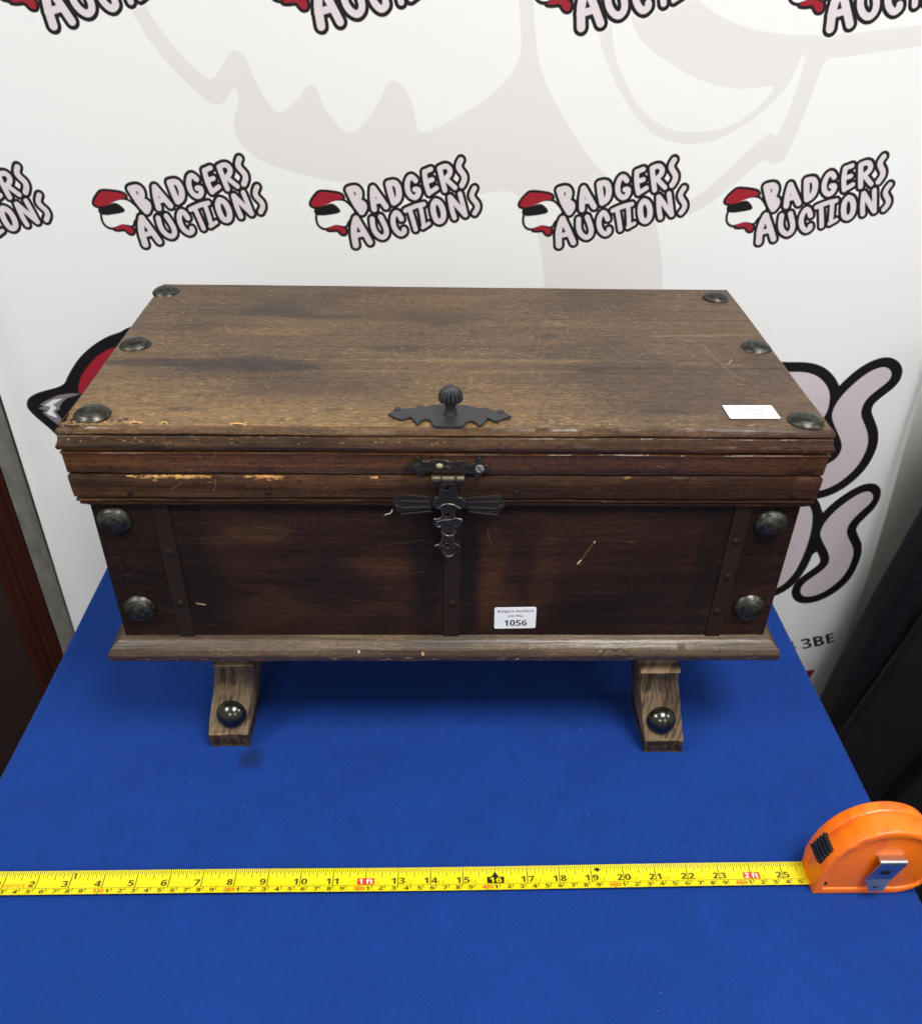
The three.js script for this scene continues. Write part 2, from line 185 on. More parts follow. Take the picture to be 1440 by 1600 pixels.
// raw wood chips on the top edge of the lower band, and small ones elsewhere (drawn where the wood is bare)
{ const chip = (x, y, w, h, a) => { const [px, py] = bandPx(x, y); for (let i = 0; i < w * 0.9; i++) { const t = rnd(), dy = rnd() * rnd() * h * (0.4 + 1.2 * noise(px + t * w * 0.16, 3, 77)); bandX.fillStyle = `rgba(${rr(196, 226) | 0},${rr(146, 172) | 0},${rr(80, 110) | 0},${a * rr(0.35, 1)})`; bandX.beginPath(); bandX.ellipse(px + t * w, py - dy + rr(-2, 1), rr(0.8, 7), rr(0.5, 1.8), rr(-0.25, 0.25), 0, 7); bandX.fill(); } };
  // lower band uses arc offset 0.060
  for (const [x, w, h, a] of [[-0.236, 160, 9, 0.9], [-0.20, 60, 7, 0.75], [-0.182, 22, 12, 0.7], [-0.150, 90, 10, 0.9], [-0.135, 40, 16, 0.7], [-0.058, 18, 16, 0.85], [-0.22, 24, 22, 0.7], [0.0, 12, 6, 0.5], [0.13, 14, 5, 0.5]]) chip(x, 0.0665, w, h, a);
  for (const [x0, y0, x1, y1] of [[-0.188, 0.037, -0.179, 0.051], [-0.229, 0.040, -0.224, 0.049], [-0.168, 0.041, -0.172, 0.05], [-0.205, 0.078, -0.197, 0.072], [-0.175, 0.08, -0.172, 0.07]]) stroke(bandX, [[x0, y0], [(x0 + x1) / 2 + 0.001, (y0 + y1) / 2], [x1, y1]], bandPx, 'rgba(196,146,90,0.5)', 1.7);
  for (let i = 0; i < 70; i++) { const [px, py] = bandPx(rr(-0.28, 0.0), rr(0.0165, 0.024)); bandX.fillStyle = `rgba(214,176,116,${rr(0.2, 0.7)})`; bandX.beginPath(); bandX.ellipse(px, py, rr(1, 6), rr(0.6, 2), 0, 0, 7); bandX.fill(); }
  for (let i = 0; i < 110; i++) { const [px, py] = basePx(rr(-0.28, 0.28), rr(0.023, 0.0265)); baseX.fillStyle = rnd() < 0.6 ? `rgba(206,170,120,${rr(0.25, 0.8)})` : `rgba(28,20,16,${rr(0.3, 0.8)})`; baseX.beginPath(); baseX.ellipse(px, py, rr(1, 11), rr(0.6, 2.6), 0, 0, 7); baseX.fill(); }
  for (const [x, y, rx, ry, c] of [[0.07, 0.014, 3, 3, '#8a7c48'], [-0.021, 0.019, 4, 7, '#c89a60'], [-0.075, 0.017, 4, 5, '#b8ac96'], [0.13, 0.0165, 2, 3, '#b8a47c'], [0.06, 0.0245, 5, 3, '#c8a674']]) { const [px, py] = basePx(x, y); baseX.fillStyle = c; baseX.beginPath(); baseX.ellipse(px, py, rx, ry, 0.3, 0, 7); baseX.fill(); }
  for (const [pts, w] of [[[[0.135, 0.012], [0.142, 0.0165], [0.148, 0.013], [0.153, 0.012]], 4], [[[0.128, 0.022], [0.136, 0.013]], 3], [[[0.15, 0.016], [0.157, 0.022]], 4], [[[0.143, 0.02], [0.15, 0.023]], 5], [[[0.232, 0.012], [0.231, 0.018]], 4]]) stroke(baseX, pts, basePx, 'rgba(36,27,22,0.8)', w);
}

// ---------------------------------------------------------------- metals, paper
const [patC] = canvasOf(512, 512, (u, v) => { const n = fbm(u * 9, v * 9, 501, 4), m = fbm(u * 40, v * 40, 505, 3); let c = mix3([58, 57, 53], [88, 86, 80], smooth(0.35, 0.65, n)); c = mix3(c, [40, 40, 38], smooth(0.5, 0.75, m) * 0.6); return c; });
const [patR] = canvasOf(512, 512, (u, v) => { const n = fbm(u * 12, v * 12, 511, 4), m = fbm(u * 60, v * 60, 515, 3); const r = 255 * clamp(0.38 + (n - 0.45) * 0.4 + (m - 0.5) * 0.2, 0.24, 0.6); return [r, r, r]; });
const [dentB] = canvasOf(512, 512, (u, v) => { const h = 128 + (fbm(u * 14, v * 14, 521, 4) - 0.5) * 120 + (fbm(u * 70, v * 70, 523, 2) - 0.5) * 50; return [h, h, h]; });
const mStud = new THREE.MeshPhysicalMaterial({ map: tex(patC, true, true), roughnessMap: tex(patR, false, true), roughness: 1, metalness: 0.92, bumpMap: tex(dentB, false, true), bumpScale: 0.00010 });
const mFootStud = new THREE.MeshPhysicalMaterial({ color: lin(0.085, 0.085, 0.072), roughness: 0.20, metalness: 0.95, bumpMap: tex(dentB, false, true), bumpScale: 0.00006 });
const mIron = new THREE.MeshPhysicalMaterial({ color: lin(0.050, 0.050, 0.052), roughness: 0.42, metalness: 0.55, bumpMap: tex(dentB, false, true), bumpScale: 0.0005 });
const mBronze = new THREE.MeshPhysicalMaterial({ color: lin(0.090, 0.074, 0.056), roughness: 0.35, metalness: 0.92, bumpMap: tex(dentB, false, true), bumpScale: 0.0013 });
const mArm = new THREE.MeshPhysicalMaterial({ color: lin(0.040, 0.033, 0.028), roughness: 0.45, metalness: 0.6, bumpMap: tex(dentB, false, true), bumpScale: 0.0008 });
const mRim = new THREE.MeshPhysicalMaterial({ color: lin(0.24, 0.215, 0.18), roughness: 0.32, metalness: 0.95 });
const mBarrel = new THREE.MeshPhysicalMaterial({ color: lin(0.12, 0.098, 0.066), roughness: 0.33, metalness: 0.9, bumpMap: tex(dentB, false, true), bumpScale: 0.0004 });
const mStrap = new THREE.MeshPhysicalMaterial({ color: lin(0.0225, 0.0138, 0.0105), roughness: 0.52, specularIntensity: 0.3, metalness: 0.0, bumpMap: tex(dentB, false, true), bumpScale: 0.0005 });
const mScrew = new THREE.MeshPhysicalMaterial({ color: lin(0.30, 0.28, 0.26), roughness: 0.6, metalness: 0.4 });

// ---------------------------------------------------------------- the setting
const [floorC] = canvasOf(512, 512, (u, v) => { const n = fbm(u * 60, v * 60, 601, 3), k = 30 + n * 26; return [k, k * 0.95, k * 0.9]; });
const mFloor = new THREE.MeshStandardMaterial({ map: tex(floorC, true, true), roughness: 0.9 });
const floor = mesh('floor', planarUV(box(5, 0.05, 4.4, 0.2, -0.765, 0.6), (x) => x * 2, (x, y, z) => z * 2), mFloor, scene); floor.userData.kind = 'structure';
const [wallB] = canvasOf(512, 512, (u, v) => { const h = 128 + (fbm(u * 30, v * 30, 611, 4) - 0.5) * 120; return [h, h, h]; });
const mWall = new THREE.MeshStandardMaterial({ color: lin(0.74, 0.75, 0.68), roughness: 0.85, bumpMap: tex(wallB, false, true), bumpScale: 0.002 });
const wall = mesh('wall', planarUV(box(5, 2.2, 0.08, 0.2, 0.36, -0.60), (x) => x, (x, y) => y), mWall, scene); wall.userData.kind = 'structure';

// ---------------------------------------------------------------- the printed banner
const LETTERS = [[8.5,[[-3.6,67.1],[1.9,53.4],[9.4,43.5]]],
  [8.5,[[-3.6,67.1],[2.8,69.7],[7.4,66],[7.2,59.4],[3.7,54.9]]],
  [8.5,[[4.3,54.2],[10.9,53.5],[12.6,48.4],[9.4,43.5]]],
  [7.6,[[23.3,69.4],[22,60.3],[23.7,46.6]]],
  [7.6,[[23.3,69.4],[30.2,59.7],[37.1,49.6]]],
  [6.8,[[22.8,54.4],[32.6,56.4]]],
  [7.9,[[40.7,74.4],[42.9,63.5],[46,54.3]]],
  [7.9,[[40.7,74.4],[46.7,76.6],[51.2,72.3],[52.6,62.9],[50.5,57],[46,54.3]]],
  [7,[[70.9,78.4],[67.5,83],[63.1,81.1],[60.9,72.5],[63.2,63],[69.7,59.1],[74.1,63.2],[74.3,69.4],[70.1,68.8]]],
  [6.7,[[81,87.8],[81.7,77.1],[85.9,65.1]]],
  [6.4,[[81,87.8],[88,90.7]]],
  [6.4,[[82.4,77.1],[89.5,79.7]]],
  [6.4,[[85.9,65.1],[94.2,70.6]]],
  [6.8,[[97.6,91.6],[100.4,80.2],[103.7,68.6]]],
  [6.8,[[97.6,91.6],[103.6,95.2],[109.1,91.7],[109.5,86],[104.3,80.9]]],
  [6.4,[[104.9,80.2],[115,71.5]]],
  [7.3,[[121,100.7],[117.8,95.4],[120.1,90.1],[125,85.2],[125.5,79.8],[122.5,74]]],
  [8.5,[[2.6,35.5],[-1.6,25.6],[0.7,5.5]]],
  [7.9,[[2.6,35.5],[9.2,24.2],[17.3,9]]],
  [6.8,[[-1.6,15.6],[11.4,19.2]]],
  [7,[[20.9,35.6],[21.1,25.8],[25.7,17.5],[32.5,14.1],[37.1,18.4],[36.5,26],[30.5,38.1]]],
  [7,[[54.3,36.1],[51.2,42.9],[46.7,43.2],[43.8,33.7],[46.8,23.5],[53.3,18.2],[57.7,21.7],[57,24.4]]],
  [6.4,[[59,45.6],[69.7,50.6],[79.9,52.9]]],
  [6.4,[[64.3,45.3],[67.4,35.5],[70.3,24.5]]],
  [6.1,[[76.3,49.1],[78.3,39.4],[79.8,28.8]]],
  [5.5,[[78.6,27.1],[85.6,31.6]]],
  [7.5,[[93,56.4],[89.8,53],[90.7,43.3],[94.1,34.7],[99,33.6],[102.7,38.2],[101.7,48],[97.4,55.3],[93,56.4]]],
  [6.7,[[109.5,61],[110.8,50.3],[114.7,38.4]]],
  [7,[[109.5,61],[117.8,51.9],[127.1,41.9]]],
  [6.4,[[120.6,64.8],[124.1,53.4],[127.1,41.9]]],
  [6.8,[[136.8,71.1],[132.9,64.6],[135.4,59.1],[140.2,54.8],[141.1,49.2],[137.6,43.9]]]];
const CAP = [[-48.1,48.9],[-46.6,54.2],[-41,61.1],[-36.6,64.9],[-26.5,64.2],[-13.8,62.9],[-10.4,59.5],[-12.1,56.9],[-18.7,56.2],[-26.6,52.7],[-37.2,47.3]], SCARF = [[-32.9,22.5],[-20.7,29.2],[-15.3,26.3],[-9.6,24.6],[-9.7,18],[-14.7,17.3],[-18.9,23.3],[-24.6,22]], WHITE = [[-41.6,40.8],[-34.4,49.1],[-25.3,53.3],[-18.8,55.7],[-9.5,55.2],[-3.5,49.5],[1.3,43.7],[-1,37.8],[-7.5,32.4],[-9.4,25.8],[-20.7,29.2],[-32.8,23.1],[-41.4,27.8]], DARK = [[-43.9,46.6],[-37.2,47.3],[-26.7,52.1],[-20.9,51.6],[-12.5,42.9],[-23.3,39.9],[-40.4,37.9],[-45,41.4]];
const BIGS = [[573,162],[573.2,150],[558.2,134.7],[548.1,120.8],[547.5,102],[559,85.3],[569,68.4],[572.5,48.6],[567.7,21.6],[553.1,-0.9],[535.8,-15.1],[516.2,-20.9],[500.7,-13.5],[503,7.5],[525.1,25.6],[535.2,35],[537.7,50.1],[533.1,61.6],[518.8,82.7],[509.5,98.6],[510,112.7],[516,129.8],[532,152.7],[546.3,165.4],[561.4,170.4]];
const BIGR = [[384.9,160.4],[412.1,162.1],[439.7,161.6],[460.3,161.8],[478.4,156],[493.9,141.8],[501.7,126.6],[503.7,101.7],[492.9,82.5],[456.6,59.5],[406,59.2]];
const BIGT = [[604.3,-26.6],[604.7,-37.3],[591.7,-55.8],[582.8,-71.9],[581.1,-88.3],[589,-102.3],[601.9,-120],[606,-139.9],[602.2,-171.3],[586.4,-195.9],[568.8,-209.4],[552.9,-212.3],[544.1,-207.5],[539.8,-196],[544,-182.6],[560.6,-165.7],[570.3,-151.8],[570.8,-139.9],[565.1,-126.4],[546.8,-100.7],[542.9,-88.5],[545.9,-69.5],[560.3,-44.1],[582.3,-22.6],[595,-18.4]];
const BIGO = [[492.1,-23],[516,-41],[526,-61.1],[530.7,-93.7],[529.8,-131],[524,-167.7],[507.9,-194.1],[469.3,-209.5],[397,-144],[391.7,-39.9],[442,-15.1]];
const BIGGAP = [[503.5,108],[513.1,114.3],[536.5,60],[534.9,33.3],[520.3,21.3]], BIGGAP2 = [[518.3,-44.3],[537.8,-49.2],[542.5,-72.9],[551.5,-107.7],[548.8,-125.5],[540,-131],[536,-162.1],[520.3,-196],[513,-190.3],[528.5,-143.7],[532.7,-90.2]];
const EMB = [[-501.7,50.7],[-507.4,58],[-514.5,69.3],[-523.1,80.4],[-535.6,93.9],[-539.8,101.6],[-538.4,108],[-534.7,114.4],[-526.3,120.7],[-513.6,126.4],[-483.9,133.7],[-476.2,147.1],[-460.3,167.8],[-443.6,183.3],[-425.8,195.2],[-408.9,203.4],[-398.7,205.8],[-387.5,213.4],[-356.4,218.8],[-320.3,177.3],[-343.7,103],[-446.1,49.7]];
const EMBRED = [[-464.2,122.4],[-468.3,124.3],[-466.4,132.4],[-459.3,148.4],[-443,166.7],[-427,179.9],[-410.7,187.1],[-394.4,189.6],[-366.4,165],[-393.3,140.4],[-430.7,121.4]], EMBGREY = [[-524.9,102.4],[-516.3,105],[-520.7,107.5],[-511.4,113.3],[-494.8,120.9],[-479.6,123.6],[-465.2,123],[-473.8,119.6],[-483.4,117.3],[-491.1,110.9],[-496.4,104.5],[-496.7,100.6],[-502.8,98],[-501.4,94.2],[-498.5,87.7],[-501.7,74.6],[-512.5,86.3],[-520.5,96],[-515.1,98.6]], EMBZIG = [[-489.2,116.3],[-502,114.6],[-516,106.3],[-508.4,105],[-510.1,100.6],[-515.9,95.4],[-511.2,91.5],[-502.8,87.7],[-504.9,94.2],[-506.7,98],[-500.5,102.5],[-503.8,107.6],[-495.9,112.1]];
const GHOST1 = [[-333.3,588.7],[-319.2,551.5],[-300.6,515.2],[-279,489.1],[-252.9,464.6],[-243.3,461.7],[-234.1,467],[-222.9,483.3],[-218.8,468.8],[-233.3,440.5],[-215.7,411.6],[-182.2,398.8],[-140.7,389.2],[-105.6,383.5],[-34.4,376.8],[37.5,374.3],[80.3,383.5],[111.7,321.4],[122.3,227.9],[266.9,229.3],[247.8,337.6],[217.9,380],[172.5,396.6],[136.4,439.2],[105.3,482.7],[91.2,515.4],[84.8,563.5],[81.1,595.7],[67,595.5],[70.3,563.3],[72.9,546.6],[76.7,509.3],[51.3,478.8],[14.5,456.6],[-32,433],[-35.1,459],[-41.6,477.5],[-53.1,489.4],[-63.2,487.8],[-70.5,470.9],[-84.9,450.5],[-106.5,431],[-128.8,457.7],[-134.6,470],[-138.6,483.7],[-148.8,482],[-156.5,469.7],[-169.1,461.8],[-180.2,452.3],[-194.9,472.2],[-204.1,493.2],[-208.7,509.3],[-216.1,515],[-224.7,512],[-234.7,498.7],[-246.9,483],[-264.4,498.2],[-286.1,524],[-303.4,551.7],[-311.7,589.1]];
const GHOST2 = [[144.6,591.5],[153.7,536.6],[158.9,519.3],[179.9,483.8],[208.3,449.8],[238.9,432.5],[281.7,429.8],[320.4,448.1],[352.3,477],[364.4,498.6],[369.1,521.1],[372.8,519.7],[371.5,483.5],[360,435.7],[354.4,444.8],[340.6,435.5],[303,391.4],[264.2,363],[269.6,352.4],[286.8,359.7],[315.9,381.2],[351.3,419.1],[360.3,410.9],[370.7,412.7],[378.2,426.1],[388.6,483.7],[393.7,517],[407.3,516.6],[491.4,528.8],[545.8,536.9],[538.5,556.9],[485.3,547.5],[375.9,534.3],[301.2,541.7],[251.2,563.4],[220.6,592.8],[176.2,592],[186.6,537.1],[219.6,514.4],[270.6,491.2],[312.8,484.8],[349,491.7],[342,476.9],[309.9,448],[258.6,440.9],[222,451.6],[194.3,477.8],[172.9,513.7],[166.5,539.6],[158.8,591.8]];
const BX0 = -0.573, BX1 = 0.652, BY0 = -0.62, BY1 = 0.80, BZ = -0.45;
const [banC, ban] = canvasOf(2048, 2048);
{
  ban.fillStyle = '#f3f3f2'; ban.fillRect(0, 0, 2048, 2048);
  ban.setTransform(2048 / (BX1 - BX0) / 1000, 0, 0, -2048 / (BY1 - BY0) / 1000, -BX0 / (BX1 - BX0) * 2048, BY1 / (BY1 - BY0) * 2048);   // millimetres, y up
  ban.lineCap = ban.lineJoin = 'round';
  const trace = (pts, curved = true) => { ban.beginPath(); const n = pts.length; if (!curved) { pts.forEach((p, i) => ban[i ? 'lineTo' : 'moveTo'](...p)); } else { ban.moveTo((pts[0][0] + pts[n - 1][0]) / 2, (pts[0][1] + pts[n - 1][1]) / 2); for (let i = 0; i < n; i++) { const b = pts[(i + 1) % n]; ban.quadraticCurveTo(pts[i][0], pts[i][1], (pts[i][0] + b[0]) / 2, (pts[i][1] + b[1]) / 2); } } ban.closePath(); };
  const fill = (pts, c, curved = true) => { trace(pts, curved); ban.fillStyle = c; ban.fill(); };
  const edge = (pts, c, w, curved = true) => { trace(pts, curved); ban.strokeStyle = c; ban.lineWidth = w; ban.stroke(); };
  fill(GHOST1, '#e8e5e5'); fill(GHOST2, '#e8e5e5');
  const INK = '#1b1718', LILAC = '#e2d8db', RED = '#a02331';
  const line = (pts, w, c) => { ban.beginPath(); const n = pts.length; ban.moveTo(...pts[0]); for (let i = 1; i < n - 1; i++) ban.quadraticCurveTo(...pts[i], (pts[i][0] + pts[i + 1][0]) / 2, (pts[i][1] + pts[i + 1][1]) / 2); ban.lineTo(...pts[n - 1]); ban.strokeStyle = c; ban.lineWidth = w; ban.stroke(); };
  const logo = (x, y, s, back) => { ban.save(); ban.translate(x, y); ban.scale(s, s); ban.globalAlpha = 1;
    const OUT = 6.0;
    for (const [w, p] of LETTERS) line(p, w + OUT + 1.8, '#f2f2ee');
    for (const p of [CAP, WHITE, SCARF]) edge(p, INK, OUT - 1);
    fill(WHITE, '#f2f2ef'); fill(DARK, INK); fill(CAP, RED); fill(SCARF, RED);
    for (const [w, p] of LETTERS) line(p, w + OUT - 1, INK);
    for (const [w, p] of LETTERS) line(p, w - 1, LILAC);
    ban.restore(); };
  for (const [x, y] of [[-591, 297], [-348.6, 308.4], [-105.9, 310.7], [130, 313.8], [363.8, 320.0], [596, 322]]) logo(x, y, 1);
  for (const [x, y] of [[-398.3, 527.1], [-129.4, 531], [134.3, 534], [391.2, 536.8]]) logo(x, y, 1.17);
  // the large print half hidden behind the chest
  for (const p of [BIGO, BIGT, BIGR, BIGS]) edge(p, INK, 26.5);
  fill(BIGGAP, INK); fill(BIGGAP2, INK);
  for (const p of [BIGO, BIGT, BIGR, BIGS]) fill(p, '#d8ccd1');
  fill(EMB, '#17151a'); fill(EMBRED, RED); fill(EMBGREY, '#857d85', false); fill(EMBZIG, '#eeeeee', false);
  ban.save(); ban.translate(627, -307); ban.rotate(0.26); ban.transform(1, 0, -0.16, 1, 0, 0); ban.scale(1, -1); ban.font = 'bold 31px sans-serif'; ban.textAlign = 'right'; ban.fillStyle = INK; ban.fillText('14 3BE', 0, 0); ban.restore();
  fill([[430, -440], [440, -400], [607, -367], [600, -408]], RED, false);
}
const [banR] = canvasOf(512, 512, (u, v) => { const w = 128 + 40 * Math.sin(u * 1600) + 40 * Math.sin(v * 1600) + (noise(u * 400, v * 400, 9) - 0.5) * 60; return [w, w, w]; });
const mBan = new THREE.MeshPhysicalMaterial({ map: tex(banC, true), roughness: 0.5, specularIntensity: 0.5 });
{
  const t = thing('printed_banner', 'tall white banner printed with repeated BADGERS AUCTIONS logos behind the chest', 'banner', [0.04, -0.74, BZ]);
  const NX = 120, NY = 90, P = [], U = [], I = [], top = BY1, bot = -0.70;
  for (let s = 0; s < 2; s++) for (let j = 0; j <= NY; j++) for (let i = 0; i <= NX; i++) {
    const u = i / NX, x = mix(BX0, BX1, u), y = mix(bot, top, j / NY); let z = 0.0022 * Math.sin(x * 7 + y * 1.5) + 0.0016 * Math.sin(x * 3 - y * 5) + 0.0012 * (fbm(x * 4, y * 3, 701, 2) - 0.5);
    z -= 0.020 * smooth(0.60, 0.652, x) ** 2; z -= 0.012 * smooth(-0.52, -0.573, x);
    const xx = x + (x > 0.55 ? -0.022 * smooth(-0.25, 0.2, y) * smooth(0.60, 0.652, x) : 0);
    P.push(xx - 0.04, y + 0.74, z - s * 0.0006); U.push((x - BX0) / (BX1 - BX0), (y - BY0) / (BY1 - BY0)); }
  const n = (NX + 1) * (NY + 1), q = (a, b, c, d, f) => f ? I.push(a, c, b, b, c, d) : I.push(a, b, c, b, d, c);
  for (let s = 0; s < 2; s++) for (let j = 0; j < NY; j++) for (let i = 0; i < NX; i++) { const a = s * n + j * (NX + 1) + i; q(a, a + 1, a + NX + 1, a + NX + 2, s); }
  const g = new THREE.BufferGeometry(); g.setAttribute('position', new THREE.Float32BufferAttribute(P, 3)); g.setAttribute('uv', new THREE.Float32BufferAttribute(U, 2)); g.setIndex(I); g.computeVertexNormals();
  mesh('banner_sheet', g, mBan, t);
  const mAlu = new THREE.MeshStandardMaterial({ color: lin(0.5, 0.5, 0.5), metalness: 0.9, roughness: 0.35 });
  mesh('top_rail', box(1.20, 0.03, 0.016, 0, top + 0.74 + 0.014, -0.008, 0.005), mAlu, t);
  mesh('base_cassette', box(1.22, 0.07, 0.10, 0, 0.035, -0.01, 0.012), mAlu, t);
}

// ---------------------------------------------------------------- table and cloth
const TX0 = -0.392, TX1 = 0.370, TZ0 = -0.395, TZ1 = 0.85;
const [cloC, cloX] = canvasOf(1024, 1024, (u, v) => { const n = fbm(u * 8, v * 8, 801, 4), t = 0.5 + 0.5 * Math.sin((u * 1 + v * 0.55) * 2 * Math.PI * 166), w = noise(u * 512, v * 512, 805); const k = 0.80 + 0.14 * t + 0.16 * (w - 0.5) + 0.10 * (n - 0.5); return [20 * k + 6 * t, 62 * k + 3 * t, 149 * k]; });
const mCloth = new THREE.MeshPhysicalMaterial({ map: tex(cloC, true, true), roughness: 0.92, specularIntensity: 0.3, sheen: 0.35, sheenColor: lin(0.15, 0.25, 0.6), sheenRoughness: 0.6 });
const [cloB] = canvasOf(512, 512, (u, v) => { const t = 128 + 90 * Math.sin((u + v * 0.55) * 2 * Math.PI * 83) + (noise(u * 256, v * 256, 811) - 0.5) * 90; return [t, t, t]; });
mCloth.bumpMap = tex(cloB, false, true); mCloth.bumpScale = 0.0005;
{
  const t = thing('folding_table', 'long folding table under the blue cloth carrying the chest', 'table', [0, -0.74, 0.2]);
  const mTop = new THREE.MeshStandardMaterial({ color: lin(0.35, 0.33, 0.3), roughness: 0.6 }), mLeg = new THREE.MeshStandardMaterial({ color: lin(0.2, 0.2, 0.2), metalness: 0.8, roughness: 0.4 });
  mesh('tabletop', box(TX1 - TX0 - 0.008, 0.035, TZ1 - TZ0 - 0.008, (TX0 + TX1) / 2, 0.74 - 0.0225, (TZ0 + TZ1) / 2 - 0.2, 0.004), mTop, t);
  for (const x of [-0.33, 0.31]) for (const z of [-0.52, 0.58]) { const g = new THREE.CylinderGeometry(0.0125, 0.0125, 0.695, 14); g.translate(x, 0.3475, z); mesh('leg', g, mLeg, t); }
  const pr = [], R = 0.006; const drop = 0.30;
  for (let i = 0; i <= 12; i++) pr.push([TX0, -drop + i * (drop - R) / 12]); for (let i = 1; i <= 6; i++) { const a = i / 6 * Math.PI / 2; pr.push([TX0 + R - R * Math.cos(a), -R + R * Math.sin(a)]); }
  for (let i = 1; i <= 60; i++) pr.push([mix(TX0 + R, TX1 - R, i / 60), 0]); for (let i = 1; i <= 6; i++) { const a = i / 6 * Math.PI / 2; pr.push([TX1 - R + R * Math.sin(a), -R + R * Math.cos(a)]); } for (let i = 1; i <= 12; i++) pr.push([TX1, -R - i * (drop - R) / 12]);
  const P = [], I = [], NZ = 100; const n = pr.length;
  for (let j = 0; j <= NZ; j++) { const z = mix(TZ0, TZ1, j / NZ); for (const [x, y] of pr) { const hang = smooth(0, -drop, y), flat = y > -0.001 ? 1 : 0; P.push(x + (y < -0.01 ? Math.sign(x) * hang * 0.012 * (1 + Math.sin(z * 22)) : 0) - (x < 0 ? 0.004 : 0) * smooth(0.0, -0.3, z), y + flat * (fbm(x * 9, z * 9, 821, 2) - 0.5) * 0.0011, z); } }
  for (let j = 0; j < NZ; j++) for (let i = 0; i < n - 1; i++) { const a = j * n + i, b = a + n; I.push(a, b, a + 1, a + 1, b, b + 1); }
  for (const [z, f] of [[TZ0, 1], [TZ1, 0]]) { const s = P.length / 3; P.push(TX0, 0, z, TX1, 0, z, TX0, -drop, z, TX1, -drop, z); f ? I.push(s, s + 1, s + 2, s + 1, s + 3, s + 2) : I.push(s, s + 2, s + 1, s + 1, s + 2, s + 3); }
  const g = new THREE.BufferGeometry(); g.setAttribute('position', new THREE.Float32BufferAttribute(P, 3)); g.setIndex(I); g.computeVertexNormals(); planarUV(g, (x, y) => (x + (x > 0 ? -y : y)) / 0.2, (x, y, z) => z / 0.2);
  const c = mesh('tablecloth', g, mCloth, scene); c.userData = { label: 'royal blue twill cloth spread flat over the table', category: 'tablecloth' };
  // lint and a smudge on the cloth belong to the cloth
  const mLint = new THREE.MeshStandardMaterial({ color: lin(0.10, 0.19, 0.46), roughness: 1 }), ls = [];
  for (let i = 0; i < 26; i++) { const q = new THREE.SphereGeometry(1, 5, 4); q.scale(rr(0.0003, 0.0010), 0.0002, rr(0.0003, 0.0006)); q.rotateY(rr(0, 3)); q.translate(rr(-0.36, 0.35), 0.0006, rr(-0.1, 0.34)); ls.push(q); }
  const lint = mesh('lint', mergeGeometries(ls), mLint, c); lint.userData.kind = 'stuff';
  const [smC, smX] = canvasOf(256, 256); const im = smX.createImageData(256, 256);
  for (let j = 0; j < 256; j++) for (let i = 0; i < 256; i++) { const a = smooth(1, 0.3, Math.hypot(i - 128, j - 128) / 100 + (fbm(i / 40, j / 40, 9, 2) - 0.5) * 0.45); const o = 4 * (j * 256 + i); im.data[o] = 14; im.data[o + 1] = 30; im.data[o + 2] = 62; im.data[o + 3] = 255 * a * 0.36; }
  smX.putImageData(im, 0, 0);
  const sm = new THREE.PlaneGeometry(0.036, 0.042); sm.rotateX(-Math.PI / 2); sm.translate(-0.176, 0.0013, 0.030);
  mesh('stain', sm, new THREE.MeshStandardMaterial({ map: tex(smC, true), transparent: true, roughness: 1 }), c, 'dark damp-looking smudge on the blue cloth beside the left foot');
}

